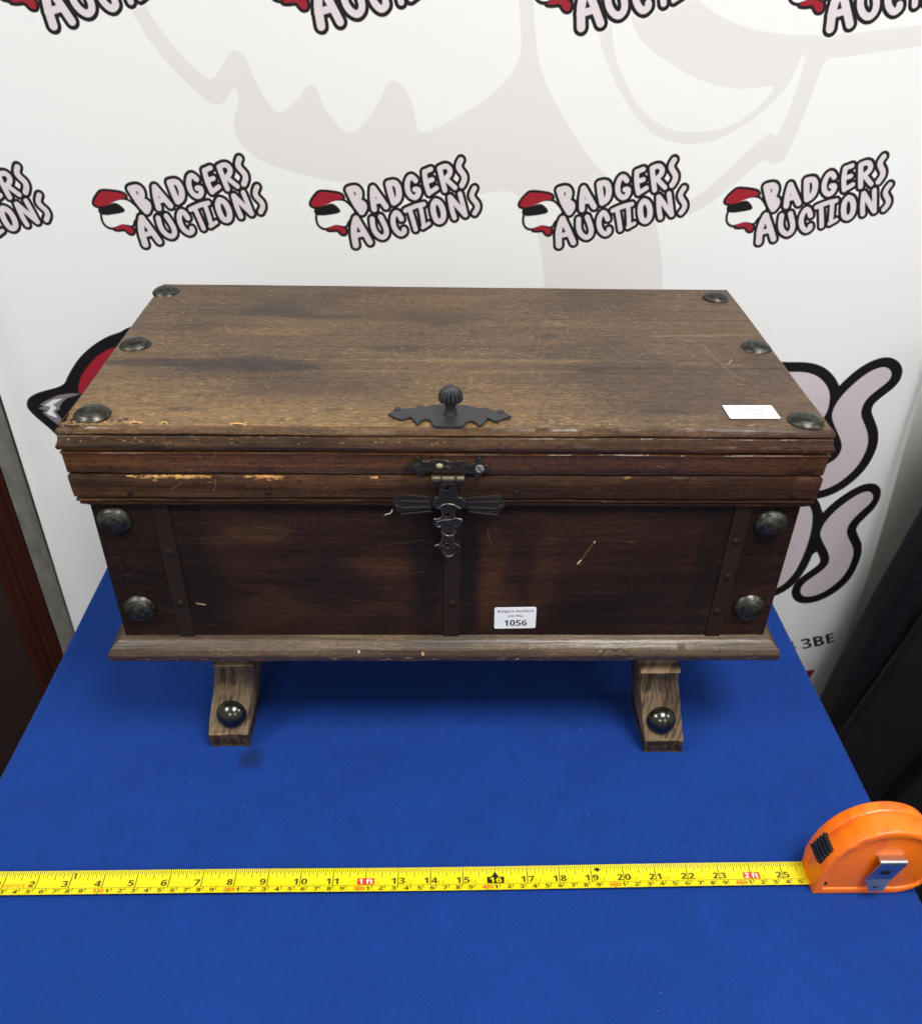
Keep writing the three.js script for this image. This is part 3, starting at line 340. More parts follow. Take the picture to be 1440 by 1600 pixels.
// ---------------------------------------------------------------- the chest
const chest = thing('wooden_chest', 'old dark wooden chest with domed metal studs standing on short carved feet', 'chest', [0, 0, 0]);
const TOP = 0.3245;
{
  // carcass
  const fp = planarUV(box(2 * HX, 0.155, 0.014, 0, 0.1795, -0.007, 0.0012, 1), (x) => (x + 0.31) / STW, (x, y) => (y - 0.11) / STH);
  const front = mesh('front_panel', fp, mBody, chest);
  for (const s of [-1, 1]) mesh('side_panel', boxUV(box(0.014, 0.155, -BACK - 0.0145, s * (HX - 0.007), 0.1795, (BACK - 0.0145) / 2, 0.0008, 1), 1 / STW), mBand, chest);
  mesh('back_panel', boxUV(box(2 * HX - 0.0295, 0.155, 0.012, 0, 0.1795, BACK + 0.006), 1 / STW), mBand, chest);
  mesh('bottom_board', boxUV(box(2 * HX - 0.002, 0.008, -BACK - 0.002, 0, 0.0985, BACK / 2), 1 / STW), mBand, chest);
  // mouldings: [outward from the body face, height]
  mesh('base_moulding', sweep([[-0.002, 0.1222], [0.001, 0.1219], [0.0035, 0.1208], [0.0065, 0.1190], [0.0095, 0.1165], [0.0115, 0.1138], [0.0126, 0.1108], [0.0128, 0.1082], [0.0124, 0.1050], [0.0112, 0.1026], [0.0095, 0.1014], [-0.004, 0.1012]], 0.0005, 5, 0.0), mBase, chest, 'dusty grey-brown moulding round the foot of the chest');
  mesh('lower_band', sweep([[-0.012, 0.2853], [0.0052, 0.2853], [0.0066, 0.2846], [0.0070, 0.2835], [0.0068, 0.2742], [0.0064, 0.2660], [0.0052, 0.2650], [0.0020, 0.2648]].map((p) => p), 0.0006, 7, 0.003), bandMaterial(0.048), chest, 'plain dark board below the lid joint, its upper edge chipped to raw wood');
  mesh('lower_moulding', sweep([[0.0, 0.2646], [0.0040, 0.2642], [0.0058, 0.2636], [0.0062, 0.2622], [0.0054, 0.2612], [0.0022, 0.2608], [0.0024, 0.2600], [0.0044, 0.2598], [0.0046, 0.2588], [0.0036, 0.2574], [0.0016, 0.2566], [0.0014, 0.2554], [-0.002, 0.2550]], 0.0005, 9, 0.003), bandMaterial(0.085), chest);
  // lid
  const NX = 300, NZ = 150, P = [], U = [], I = [];
  for (let j = 0; j <= NZ; j++) for (let i = 0; i <= NX; i++) { const t = j / NZ; const z = mix(0.0040, BACK, t), w = HX + 0.0040 + 0.005 * smooth(0, BACK, z), x = mix(-w, w, i / NX);
    const inn = smooth(0, 0.006, Math.min(0.0040 - z, w - Math.abs(x))); let y = TOP + (fbm(x * 6, z * 9, 901, 3) - 0.5) * 0.0012 * inn;
    const worm = smooth(-0.205, -0.262, x) * smooth(-0.02, -0.004, z) * smooth(0.46, 0.60, fbm(x * 120, z * 160, 905, 3)); y -= worm * 0.0022;
    for (const [a, b, rx, rz] of [[-0.224, -0.001, 0.005, 0.0019], [-0.204, 0.0, 0.0028, 0.0019], [-0.151, 0.001, 0.0062, 0.0021], [0.108, 0.0025, 0.006, 0.0016]]) y -= 0.0012 * smooth(1, 0.6, Math.hypot((x - a) / rx, (z - b) / rz));
    P.push(x, y, z); U.push((x + 0.30) / LIDW, (0.01 - z) / LIDH); }
  for (let j = 0; j < NZ; j++) for (let i = 0; i < NX; i++) { const a = j * (NX + 1) + i, b = a + NX + 1; I.push(a, a + 1, b, a + 1, b + 1, b); }
  const g = new THREE.BufferGeometry(); g.setAttribute('position', new THREE.Float32BufferAttribute(P, 3)); g.setAttribute('uv', new THREE.Float32BufferAttribute(U, 2)); g.setIndex(I); g.computeVertexNormals();
  const under = box(2 * HX - 0.004, 0.033, -BACK - 0.004, 0, 0.303, BACK / 2 - 0.001); planarUV(under, (x) => (x + 0.30) / LIDW, (x, y, z) => (0.01 - z) / LIDH);
  const lid = mesh('lid', mergeGeometries([g, under]), mLid, chest, 'flat worn lid board, scuffed tan along its front edge');
  mesh('lid_edge', sweep([[0.0040, 0.3245], [0.0052, 0.3241], [0.0062, 0.3230], [0.0068, 0.3212], [0.0070, 0.3196], [0.0064, 0.3189], [0.0012, 0.3187], [0.0012, 0.3176], [0.0058, 0.3174], [0.0066, 0.3168], [0.0068, 0.3145], [0.0076, 0.3122], [0.0086, 0.3104], [0.0089, 0.3087], [0.0082, 0.3070], [0.0062, 0.3063], [0.0016, 0.3059], [0.0016, 0.3048], [0.0070, 0.3046], [0.0078, 0.3040], [0.0075, 0.3032], [0.0068, 0.3029], [0.0066, 0.2945], [0.0064, 0.2872], [0.0056, 0.2864], [-0.004, 0.2864]], 0.00055, 11, 0.005, [[-0.268, 0.02, 0.0020, 0, 4]]), mEdge, lid, 'moulded edge of the lid with a rounded bead over a plain board');
  chest.userData.front = undefined; delete chest.userData.front;

  // domed studs
  const dome = (r, h, sharp = 2) => { const pts = [new THREE.Vector2(0, h)]; for (let i = 1; i <= 14; i++) { const t = i / 14; pts.push(new THREE.Vector2(r * t, h * Math.pow(1 - Math.pow(t, sharp), 0.62) + (i === 14 ? 0.0006 : 0))); } pts.push(new THREE.Vector2(r * 1.02, 0.0003), new THREE.Vector2(r * 0.98, -0.001)); const q = new THREE.LatheGeometry(pts, 40); q.computeVertexNormals(); return q; };
  const dg = dome(0.0130, 0.0064), dgf = dome(0.0130, 0.0082), dgs = dome(0.0132, 0.0098, 2);
  for (const [x, z, a] of [[-0.2722, -0.2655, 0], [-0.2648, -0.1385, 1], [-0.2584, -0.0125, 2], [0.2638, -0.2645, 3], [0.2661, -0.1430, 4], [0.2611, -0.0085, 5]]) { const m = mesh('stud', dg, mStud, lid); m.position.set(x, TOP - 0.0002, z); m.rotation.set(rr(-0.05, 0.05), a * 1.3, rr(-0.05, 0.05)); }
  for (const [x, y, a] of [[-0.2560, 0.2400, 0], [-0.2538, 0.1522, 1], [0.2519, 0.2385, 2], [0.2521, 0.1534, 3]]) { const m = mesh('stud', dgf, mStud, front); m.position.set(x, y, 0.0003); m.rotation.set(Math.PI / 2, a * 1.7, 0); }

  // straps and their nails
  const nail = new THREE.SphereGeometry(0.0030, 14, 8); nail.scale(1, 1, 0.5);
  const small = new THREE.SphereGeometry(0.0020, 10, 6); small.scale(1.2, 1, 0.4);
  for (const [x, w] of [[-0.2196, 0.0128], [0.2271, 0.0130], [0.0028, 0.0132]]) mesh('strap', boxUV(box(w, 0.1355, 0.0017, x, 0.1882, 0.0008, 0.0007, 2), 12), mStrap, front);
  for (const [x, y] of [[-0.2195, 0.2113], [-0.2192, 0.1588], [0.2269, 0.2232], [0.2271, 0.1876], [0.2258, 0.1500], [0.0033, 0.1589]]) { const m = mesh('nail', nail, mStrap, front); m.position.set(x, y, 0.0021); }
  for (const [x, y] of [[-0.2365, 0.270], [-0.134, 0.2705], [0.26, 0.270], [0.05, 0.2715], [-0.02, 0.296]]) { const m = mesh('nail', small, mStrap, chest); m.position.set(x, y, 0.0074); }

  // feet: side outline [z, y] drawn out to the width of the foot
  const shape = new THREE.Shape();
  shape.moveTo(-0.0105, 0.1005); shape.lineTo(-0.0095, 0.0935); shape.quadraticCurveTo(-0.0070, 0.0888, 0.0016, 0.0880); shape.lineTo(0.0024, 0.0862); shape.lineTo(-0.0040, 0.0836);
  shape.quadraticCurveTo(-0.0074, 0.074, -0.0052, 0.064); shape.quadraticCurveTo(-0.0015, 0.048, 0.0066, 0.033); shape.quadraticCurveTo(0.0135, 0.0215, 0.0165, 0.0178); shape.lineTo(0.0170, 0.0160); shape.lineTo(0.0160, 0.0); shape.lineTo(-0.042, 0.0);
  shape.quadraticCurveTo(-0.050, 0.045, -0.058, 0.1005); shape.closePath();
  const fg = new THREE.ExtrudeGeometry(shape, { depth: 0.0331, steps: 24, bevelEnabled: true, bevelThickness: 0.0011, bevelSize: 0.0008, bevelOffset: -0.0008, bevelSegments: 2, curveSegments: 10 });
  fg.rotateY(-Math.PI / 2); fg.translate(0.0166, 0, 0);
  const makeFoot = (side) => { const e = fg.clone(), q = e.attributes.position; for (let i = 0; i < q.count; i++) { const x = q.getX(i), y = q.getY(i), z = q.getZ(i); q.setX(i, x + side * 0.0125 * smooth(0.11, 0.0, y) + (fbm(y * 60, z * 60, 941, 2) - 0.5) * 0.0014); q.setZ(i, z + (noise(x * 190, y * 110, 943) - 0.5) * 0.0012 + (z > -0.012 ? 0.0007 * Math.sin(x * 1500 + y * 40 + noise(x * 200, 1, 7) * 3) * smooth(0.036, 0.05, y) * smooth(0.0845, 0.080, y) : 0)); }
    return planarUV(toCreasedNormals(e, 0.5), (x, y, z) => y / 0.11, (x, y, z) => (x + z * 0.6 + 0.03) / 0.06); };
  const footL = makeFoot(-1), footR = makeFoot(1);
  const [fC] = canvasOf(512, 256, (u, v) => { const y = u * 0.11, x = v * 0.06, r = fbm(y * 14, x * 420, 953, 3), f = fbm(y * 70, x * 1500, 954, 2); let c = mix3([118, 100, 76], [76, 60, 46], smooth(0.4, 0.66, r)); c = mix3(c, [150, 122, 90], smooth(0.58, 0.72, fbm(x * 90, y * 90, 955, 3)) * 0.55); c = mix3(c, [62, 50, 40], smooth(0.48, 0.68, fbm(x * 40, y * 40, 957, 3)) * 0.5);
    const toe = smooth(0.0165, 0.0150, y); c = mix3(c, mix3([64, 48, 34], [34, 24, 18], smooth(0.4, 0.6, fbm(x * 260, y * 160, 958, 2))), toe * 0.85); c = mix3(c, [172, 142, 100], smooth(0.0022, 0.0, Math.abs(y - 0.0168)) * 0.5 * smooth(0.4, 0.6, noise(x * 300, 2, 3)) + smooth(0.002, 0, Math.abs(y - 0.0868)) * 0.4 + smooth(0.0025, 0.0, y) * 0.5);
    const k = 0.78 + f * 0.34; return [c[0] * k, c[1] * k, c[2] * k]; });
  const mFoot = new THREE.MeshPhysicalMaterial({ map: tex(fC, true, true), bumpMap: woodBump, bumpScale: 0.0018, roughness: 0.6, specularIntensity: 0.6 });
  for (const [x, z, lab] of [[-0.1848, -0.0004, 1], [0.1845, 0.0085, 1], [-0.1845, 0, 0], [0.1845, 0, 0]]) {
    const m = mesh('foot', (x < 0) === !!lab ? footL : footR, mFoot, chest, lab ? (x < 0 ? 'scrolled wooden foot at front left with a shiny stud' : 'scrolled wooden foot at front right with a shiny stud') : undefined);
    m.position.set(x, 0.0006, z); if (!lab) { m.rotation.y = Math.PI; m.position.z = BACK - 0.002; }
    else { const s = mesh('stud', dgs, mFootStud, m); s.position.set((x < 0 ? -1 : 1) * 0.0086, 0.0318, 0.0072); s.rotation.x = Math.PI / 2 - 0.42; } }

  // knob and its plate
  const iron = (pts, depth, bevel, holes = [], curved = true) => { const S = pathOf(pts, 0.001, curved); for (const [x, y, r] of holes) { const h = new THREE.Path(); h.absarc(x / 1000, y / 1000, r, 0, Math.PI * 2, true); S.holes.push(h); } return new THREE.ExtrudeGeometry(S, { depth, bevelEnabled: true, bevelThickness: bevel, bevelSize: bevel, bevelOffset: -bevel, bevelSegments: 2, curveSegments: 6 }); };
  const kp = iron(([[-45,-12.7],[-41.2,-7.9],[-36,-4.1],[-31.6,-5.2],[-28.5,-8.1],[-26.6,-3.3],[-23.8,2.3],[-21.7,0.8],[-20.6,-3],[-18.1,-4.9],[-14.9,-3.8],[-13.1,0.3],[-11.9,5],[-10.8,5.9],[9.2,6],[10.6,1.9],[13,-1.9],[15.7,-2.9],[18.3,-0.1],[20.2,4.6],[23.2,2.7],[25.6,-3],[27.6,-6.9],[31.1,-3.1],[33.7,-2.2],[37,-5.1],[44.6,-10],[40.4,-15.8],[36,-18.7],[31.9,-18.6],[29.6,-20.6],[27,-23.6],[23.8,-23.5],[21.4,-21.5],[17.8,-24.4],[13.2,-26.4],[0.2,-27.8],[-12.8,-27.5],[-15.6,-25],[-18.4,-23.9],[-21.6,-26.9],[-23.9,-25.3],[-26.6,-21.8],[-31.2,-20.8],[-36.7,-21.1],[-41.2,-17.7]]).map(([x, z]) => [x, -z]), 0.0014, 0.0006, [], false); kp.rotateX(-Math.PI / 2); kp.translate(0, TOP + 0.0004, 0); boxUV(kp, 18);
  mesh('knob_plate', kp, mIron, lid, 'flat black iron plate with scalloped edges under the knob');
  for (const x of [-0.0385, 0.0375]) { const s = new THREE.CylinderGeometry(0.0022, 0.0024, 0.0008, 16); s.translate(x, TOP + 0.0026, -0.0195 + (x > 0 ? 0.003 : 0)); mesh('screw', s, mIron, lid); }
  const stem = [[0.0052, 0], [0.0050, 0.0015], [0.0042, 0.003], [0.0038, 0.007], [0.0041, 0.0095], [0.0060, 0.0105], [0.0079, 0.0108], [0.0089, 0.0116], [0.0092, 0.0130], [0.0090, 0.0148], [0.0083, 0.0170], [0.0070, 0.0192], [0.0052, 0.0208], [0.0036, 0.0214], [0.0030, 0.0220], [0.0018, 0.0228], [0.0001, 0.0230]].map(([r, y]) => new THREE.Vector2(r, y));
  const kg = new THREE.LatheGeometry(stem, 120); const kq = kg.attributes.position;
  for (let i = 0; i < kq.count; i++) { const x = kq.getX(i), y = kq.getY(i), z = kq.getZ(i), r = Math.hypot(x, z), a = Math.atan2(z, x), k = y > 0.0108 && r > 0.003 ? 1 - 0.24 * Math.pow(Math.abs(Math.cos(a * 8)), 2) * smooth(0.003, 0.007, r) : 1; kq.setX(i, x * k); kq.setZ(i, z * k); }
  kg.computeVertexNormals(); kg.translate(0.0003, TOP + 0.0024, -0.0122);
  mesh('knob', kg, mIron, lid, 'fluted mushroom-shaped iron knob');

  // latch: plate on the lid edge, barrel, hanging hasp, and two reeded arms on the body
  const lp = iron([[-32.9,295.7],[-30.3,298],[-25.7,299.1],[-24.7,302.5],[-21.8,304],[-19.9,299.9],[-16,299.2],[-13.5,301.1],[-7.7,301.3],[-2.5,300],[1.4,298.9],[7.2,300.1],[11.7,299.3],[14.4,297.5],[17.6,297.9],[19.7,302],[21.6,303.1],[24,300.2],[25.4,296.8],[28.7,295.7],[30.7,293],[28.9,290.3],[24.3,289.2],[22.8,284.9],[19.9,284.2],[17.8,288],[10.6,288.7],[-11.5,288.6],[-12.8,290.5],[-17.4,290.1],[-20.7,286.3],[-23.9,286.6],[-25.8,290.4],[-31,292.3]], 0.0008, 0.0007, [], false); lp.translate(0, 0, 0.0078); boxUV(lp, 25);
  mesh('latch_plate', lp, mBronze, lid, 'dark scalloped latch plate with a screw at each end');
  const scr = (x, y, a, mat) => { const h = new THREE.CylinderGeometry(0.0030, 0.0032, 0.0010, 18); h.rotateX(Math.PI / 2); h.translate(x, y, 0.0101); const m = mesh('screw', h, mat, lid); const sl = box(0.0062, 0.0007, 0.0004, 0, 0, 0); sl.rotateZ(a); sl.translate(x, y, 0.0106); mesh('screw_slot', sl, mStrap, lid); return m; };
  scr(-0.0236, 0.2952, 0.8, mBronze); scr(0.0218, 0.2937, -0.9, mScrew);
  const riv = new THREE.SphereGeometry(0.0021, 10, 7); riv.scale(1.25, 1, 0.5);
  { const m = mesh('rivet', riv, new THREE.MeshStandardMaterial({ color: lin(0.42, 0.36, 0.24), roughness: 0.6 }), lid, 'pale brass rivet'); m.position.set(-0.0075, 0.2957, 0.0097); const m2 = mesh('rivet', riv, mBronze, lid); m2.position.set(-0.0015, 0.2949, 0.0097); }
  const kn = []; for (const [a, b, r] of [[-0.0135, -0.0066, 0.0034], [-0.0062, 0.0040, 0.0032], [0.0044, 0.0110, 0.0034]]) { const c = new THREE.CylinderGeometry(r, r, b - a, 20); c.rotateZ(Math.PI / 2); c.translate((a + b) / 2, 0.2858, 0.0117); kn.push(c); const e = new THREE.TorusGeometry(r, 0.0005, 8, 20); e.rotateY(Math.PI / 2); e.translate(a + 0.0006, 0.2858, 0.0117); kn.push(e.clone()); e.translate(b - a - 0.0012, 0, 0); kn.push(e); }
  mesh('barrel', mergeGeometries(kn.map((k) => k.index ? k.toNonIndexed() : k)), mBarrel, lid, 'three-knuckled brass barrel of the latch hinge');
  const BITES = [[[-9.8,257.4],[-7,256.8],[-5.3,254],[-5.1,251.1],[-6,248.8],[-8.4,247.3],[-11.7,247.3]], [[-6,237.2],[-5.2,232.5],[-5.4,226.5],[-7.4,223.1],[-10.8,221.7]], [[8.2,220.5],[7.2,222.3],[4.7,224.1],[3.7,227.7],[3.8,233.7],[5.5,237.2]], [[9.7,247.2],[6.3,247.7],[4.2,250],[3.6,253.5],[4.8,256.3],[8.1,257.1]]];
  const HH = [[-1.3,251.1],[-1.1,222.2],[-1.7,277.5]]; const hp = iron([[-8.2,281.3],[-8.4,269.7],[-11.5,268.1],[-12.8,264.7],[-12.2,260.2],[-9.8,257.4],[-7,256.8],[-5.3,254],[-5.1,251.1],[-6,248.8],[-8.4,247.3],[-11.7,247.3],[-12.2,244.2],[-11.5,238.9],[-9.8,238.3],[-8.9,241.3],[-6,237.2],[-5.2,232.5],[-5.4,226.5],[-7.4,223.1],[-10.8,221.7],[-8.3,219.3],[-6.4,218.1],[-5.4,214.4],[-2.9,208.9],[-0.5,208.3],[2,210.7],[2.9,215.6],[5.8,219.3],[8.2,220.5],[7.2,222.3],[4.7,224.1],[3.7,227.7],[3.8,233.7],[5.5,237.2],[8.8,239.6],[10,243.7],[9.7,247.2],[6.3,247.7],[4.2,250],[3.6,253.5],[4.8,256.3],[8.1,257.1],[12.3,259.7],[12.8,264.8],[9.8,268.2],[6.5,269.8],[5.8,281.4]], 0.0009, 0.0008, [[HH[0][0], HH[0][1], 0.0019], [HH[1][0], HH[1][1], 0.0021], [HH[2][0], HH[2][1], 0.0016]], false); hp.translate(0, 0, 0.0090);
  const hpp = hp.attributes.position; for (let i = 0; i < hpp.count; i++) { const y = hpp.getY(i), x = hpp.getX(i); hpp.setZ(i, hpp.getZ(i) + (fbm(x * 300, y * 300, 961, 2) - 0.5) * 0.0009 - 0.0036 * smooth(0.262, 0.25, y)); }
  hp.computeVertexNormals(); boxUV(hp, 25);
  const hasp = mesh('hasp', hp, mBronze, lid, 'hanging bronze hasp with two bites out of each side and pierced holes');
  for (const h of HH) { const r = new THREE.TorusGeometry(0.0023, 0.0006, 8, 20); r.translate(h[0] / 1000, h[1] / 1000, h[1] > 270 ? 0.0108 : 0.0073); mesh('hole_rim', r, mBronze, hasp); }
  for (const [pts, z] of [...BITES.map((p) => [p.map(([x, y]) => [x / 1000, y / 1000]), p[0][1] > 240 ? 0.0079 : 0.0072]), [[[-0.0095, 0.2446], [-0.0045, 0.2462], [0.0005, 0.2465], [0.006, 0.2478], [0.0098, 0.2455]], 0.0074], [[[-0.0085, 0.2585], [-0.004, 0.262], [0.002, 0.2622], [0.0085, 0.2585]], 0.0098], [[[-0.0052, 0.2345], [-0.002, 0.2315], [0.0035, 0.2322], [0.0052, 0.2355]], 0.0072], [[[-0.0042, 0.2165], [-0.0015, 0.2115], [0.003, 0.2125], [0.0052, 0.217]], 0.0072], [[[-0.010, 0.2435], [-0.0085, 0.2395], [-0.0062, 0.2405]], 0.0072]]) { const c = new THREE.TubeGeometry(new THREE.CatmullRomCurve3(pts.map(([x, y]) => new THREE.Vector3(x, y, z))), 24, 0.0006, 6); mesh('relief', c, mRim, hasp); }
  for (const [pts, x0, x1, yl] of [[[[-43.2,262.4],[-41.8,265.6],[-38.7,269.6],[-28.8,268.8],[-12.6,266.8],[-12.6,256.5],[-29,254.8],[-38.5,253.1],[-41.4,257.2]], -0.0365, -0.0140, 0.2625], [[[11.1,266.1],[38.4,268.3],[39.6,264.7],[42.8,260.7],[39.6,256.7],[38.4,252.2],[24.9,253.4],[12.6,256.6]], 0.0145, 0.0365, 0.262]]) {
    const a = iron(pts, 0.0012, 0.0005, [], false); a.translate(0, 0, 0.0062); boxUV(a, 25);
    const m = mesh('hasp_arm', a, mArm, chest, x0 < 0 ? 'reeded bronze arm pointing left from the hasp' : 'reeded bronze arm pointing right from the hasp');
    const out = x0 < 0 ? -1 : 1; for (const k of [-1, -0.36, 0.36, 1]) { const inn = Math.abs(x0) < Math.abs(x1) ? x0 : x1, far = inn === x0 ? x1 : x0; const c = new THREE.TubeGeometry(new THREE.LineCurve3(new THREE.Vector3(inn, yl - 0.0012 - k * 0.0062, 0.0082), new THREE.Vector3(far, yl - 0.0015 - k * 0.0088, 0.0082)), 4, 0.0007, 6); mesh('reed', c, mBronze, m); }
    const e = new THREE.SphereGeometry(0.0017, 12, 8); e.scale(1, 1, 0.7); e.translate(out * 0.0388, 0.2595, 0.0083); mesh('rivet', e, mBronze, m); }
  const cord = new THREE.TubeGeometry(new THREE.CatmullRomCurve3([[-0.0428, 0.2565, 0.0085], [-0.0445, 0.2535, 0.009], [-0.0478, 0.2515, 0.0078], [-0.0492, 0.2495, 0.006]].map((v) => new THREE.Vector3(...v))), 20, 0.00042, 6);
  mesh('thread', cord, new THREE.MeshStandardMaterial({ color: lin(0.5, 0.47, 0.4), roughness: 0.9 }), chest, 'short pale thread end beside the latch');

  // paper labels
  const [l1, x1] = canvasOf(512, 288); x1.fillStyle = '#f6f6f6'; x1.fillRect(0, 0, 512, 288); x1.fillStyle = '#2c2c2e'; x1.textAlign = 'center'; x1.font = 'bold 58px sans-serif'; x1.fillText('19/10/25', 276, 112); x1.fillText('2220', 300, 226);
  const lab = (w, h, t, r) => { const S = new THREE.Shape(); S.moveTo(-w / 2 + r, -h / 2); S.lineTo(w / 2 - r, -h / 2); S.absarc(w / 2 - r, -h / 2 + r, r, -Math.PI / 2, 0); S.lineTo(w / 2, h / 2 - r); S.absarc(w / 2 - r, h / 2 - r, r, 0, Math.PI / 2); S.lineTo(-w / 2 + r, h / 2); S.absarc(-w / 2 + r, h / 2 - r, r, Math.PI / 2, Math.PI); S.lineTo(-w / 2, -h / 2 + r); S.absarc(-w / 2 + r, -h / 2 + r, r, Math.PI, 1.5 * Math.PI); const e = new THREE.ExtrudeGeometry(S, { depth: t, bevelEnabled: false, curveSegments: 6 }); return planarUV(e, (x) => x / w + 0.5, (x, y) => y / h + 0.5); };
  const g1 = lab(0.0376, 0.0208, 0.0003, 0.0006); const m1 = mesh('paper_label', g1, new THREE.MeshStandardMaterial({ map: tex(l1, true), roughness: 0.6 }), lid, 'white paper label with a date on the lid'); m1.rotation.x = -Math.PI / 2; m1.rotation.z = 0.01; m1.position.set(0.2246, TOP + 0.0007, -0.0212);
  const [l2, x2] = canvasOf(768, 512); x2.fillStyle = '#f4f5f7'; x2.fillRect(0, 0, 768, 512); x2.fillStyle = '#55565a'; x2.textAlign = 'center'; x2.font = 'bold 80px sans-serif'; x2.fillText('Badgers Auctions', 384, 118, 700); x2.font = 'bold 82px sans-serif'; x2.fillText('Lot No.:', 400, 232); x2.fillStyle = '#17171a'; x2.font = 'bold 196px sans-serif'; x2.fillText('1056', 390, 448);
  const g2 = lab(0.0350, 0.0233, 0.0003, 0.0016); const m2 = mesh('lot_label', g2, new THREE.MeshStandardMaterial({ map: tex(l2, true), roughness: 0.55 }), front, 'white sticker printed with the lot number 1056'); m2.position.set(0.0565, 0.1418, 0.0006); m2.rotation.z = 0.022;
}
function bandMaterial(shift) { const m = mBand.clone(); m.map = mBand.map.clone(); m.map.offset.set(0, shift / STH); m.bumpMap = mBand.bumpMap.clone(); m.bumpMap.offset.set(0, shift / STH); m.map.needsUpdate = true; return m; }

// ---------------------------------------------------------------- the tape measure
{
  const t = thing('tape_measure', 'orange tape measure with its yellow blade pulled out across the cloth', 'tape measure', [0.325, 0, 0.15]);
  const L0 = -0.3183 - 0.0508 - 0.02, XE = 0.292;        // world x of the blade's ends; inch n lies at -0.3183 + 0.0254 (n - 2)
  const W = 2048, H = 64, ang = 0.00482; const len = XE - L0;
  const [tc, tx] = canvasOf(W, 128); const K = W / len, px = (x) => (x - L0) * K;
  tx.fillStyle = '#e4d51c'; tx.fillRect(0, 0, W, 128);
  for (let i = 0; i < 500; i++) { tx.fillStyle = `rgba(150,130,10,${rr(0.03, 0.16)})`; tx.fillRect(rnd() * W, rnd() * 128, rr(1, 14), rr(1, 3)); }
  const inch = (n) => px(-0.3183 + 0.0254 * (n - 2)); const MID = 92;
  tx.strokeStyle = '#4d470c'; tx.lineWidth = 2; tx.beginPath(); tx.moveTo(0, MID); tx.lineTo(W, MID); tx.stroke();
  for (let n = -1; n < 27; n++) for (let k = 0; k < 16; k++) { const x = inch(n + k / 16); tx.fillStyle = '#3c370b'; const h = k === 0 ? MID : k === 8 ? 46 : k % 4 === 0 ? 36 : k % 2 === 0 ? 28 : 20; tx.fillRect(x - 0.75, 0, k ? 1.3 : 1.8, h); }
  tx.textBaseline = 'alphabetic';
  for (let n = 1; n < 27; n++) { const s = String(n), x = inch(n);
    if (n === 12 || n === 24) { tx.fillStyle = '#cf3a20'; tx.fillRect(x - 19, 52, 40, 36); tx.fillStyle = '#fff4e8'; tx.font = 'bold 36px sans-serif'; tx.textAlign = 'center'; tx.fillText((n / 12) + ' ft', x + 1, 82, 34); continue; }
    if (n === 16) { tx.fillStyle = '#191806'; tx.fillRect(x - 19, 52, 40, 36); tx.beginPath(); tx.moveTo(x - 9, 53); tx.lineTo(x, 26); tx.lineTo(x + 9, 53); tx.fill(); tx.fillStyle = '#f2df08'; tx.font = 'bold 38px sans-serif'; tx.textAlign = 'center'; tx.fillText('16', x + 1, 83, 30); continue; }
    tx.fillStyle = '#2c2907'; tx.font = 'bold 47px sans-serif'; tx.save(); tx.translate(x, 84); tx.scale(0.60, 1); if (s.length === 1) { tx.textAlign = 'right'; tx.fillText(s, -5, 0); } else { tx.textAlign = 'right'; tx.fillText(s[0], -2, 0); tx.textAlign = 'left'; tx.fillText(s[1], 3, 0); } tx.restore(); }
  tx.textAlign = 'center'; for (let n = 13; n < 26; n++) { if (n === 24) continue; tx.fillStyle = 'rgba(130,112,10,0.8)'; tx.font = '22px sans-serif'; tx.fillText((n > 24 ? 2 : 1) + '-' + (n - (n > 24 ? 24 : 12)), inch(n) - 52, 84, 16); }
  tx.fillStyle = '#d8531c'; tx.font = '25px sans-serif'; tx.fillText('26FEET', inch(1.42), 84, 70);
  for (let c = 1; c < 68; c++) { const x = px(-0.3183 + 0.01 * c - 0.0508); const s = c % 10 ? String(c % 10) : String(c); tx.fillStyle = '#3c370b'; tx.fillRect(x - 0.8, MID, 1.6, c % 10 ? 18 : 36); tx.fillStyle = c % 10 ? '#2c2907' : '#d8401c'; tx.font = 'bold 33px sans-serif'; tx.save(); tx.translate(x, 121); tx.scale(0.66, 1); tx.textAlign = 'right'; if (s.length === 1) tx.fillText(s, -4, 0); else { tx.fillText(s[0], -2, 0); tx.textAlign = 'left'; tx.fillText(s[1], 3, 0); } tx.restore(); }
  tx.fillStyle = '#23200a'; for (const n of [19.2]) { const x = inch(n); tx.beginPath(); tx.moveTo(x, 14); tx.lineTo(x + 9, 25); tx.lineTo(x, 36); tx.lineTo(x - 9, 25); tx.fill(); }
  tx.fillStyle = 'rgba(40,34,10,0.8)'; tx.fillRect(inch(3.08), 12, 4, 30);
  const mTape = new THREE.MeshPhysicalMaterial({ map: tex(tc, true), roughness: 0.36, specularIntensity: 0.7 });
  const NX = 90, NV = 10, P = [], U = [], I = [];
  for (let s = 0; s < 2; s++) for (let i = 0; i <= NX; i++) for (let j = 0; j <= NV; j++) { const u = i / NX, v = j / NV, x = mix(L0, XE, u), zc = 0.1510 - 0.0046 * (x + 0.3183) + 0.0012 * Math.sin((x + 0.4) * 4.5), e = (v - 0.5) * 2; P.push(x - 0.325, 0.0013 + 0.0022 * (0.3 + 0.7 * e * e) * 0.9 + 0.0008 * Math.sin(x * 9) ** 2 - s * 0.0002, zc - 0.15 + (v - 0.5) * 0.0198); U.push(u, 1 - v); }
  const n = (NX + 1) * (NV + 1); for (let s = 0; s < 2; s++) for (let i = 0; i < NX; i++) for (let j = 0; j < NV; j++) { const a = s * n + i * (NV + 1) + j, b = a + NV + 1; s ? I.push(a, b, a + 1, b, b + 1, a + 1) : I.push(a, a + 1, b, b, a + 1, b + 1); }
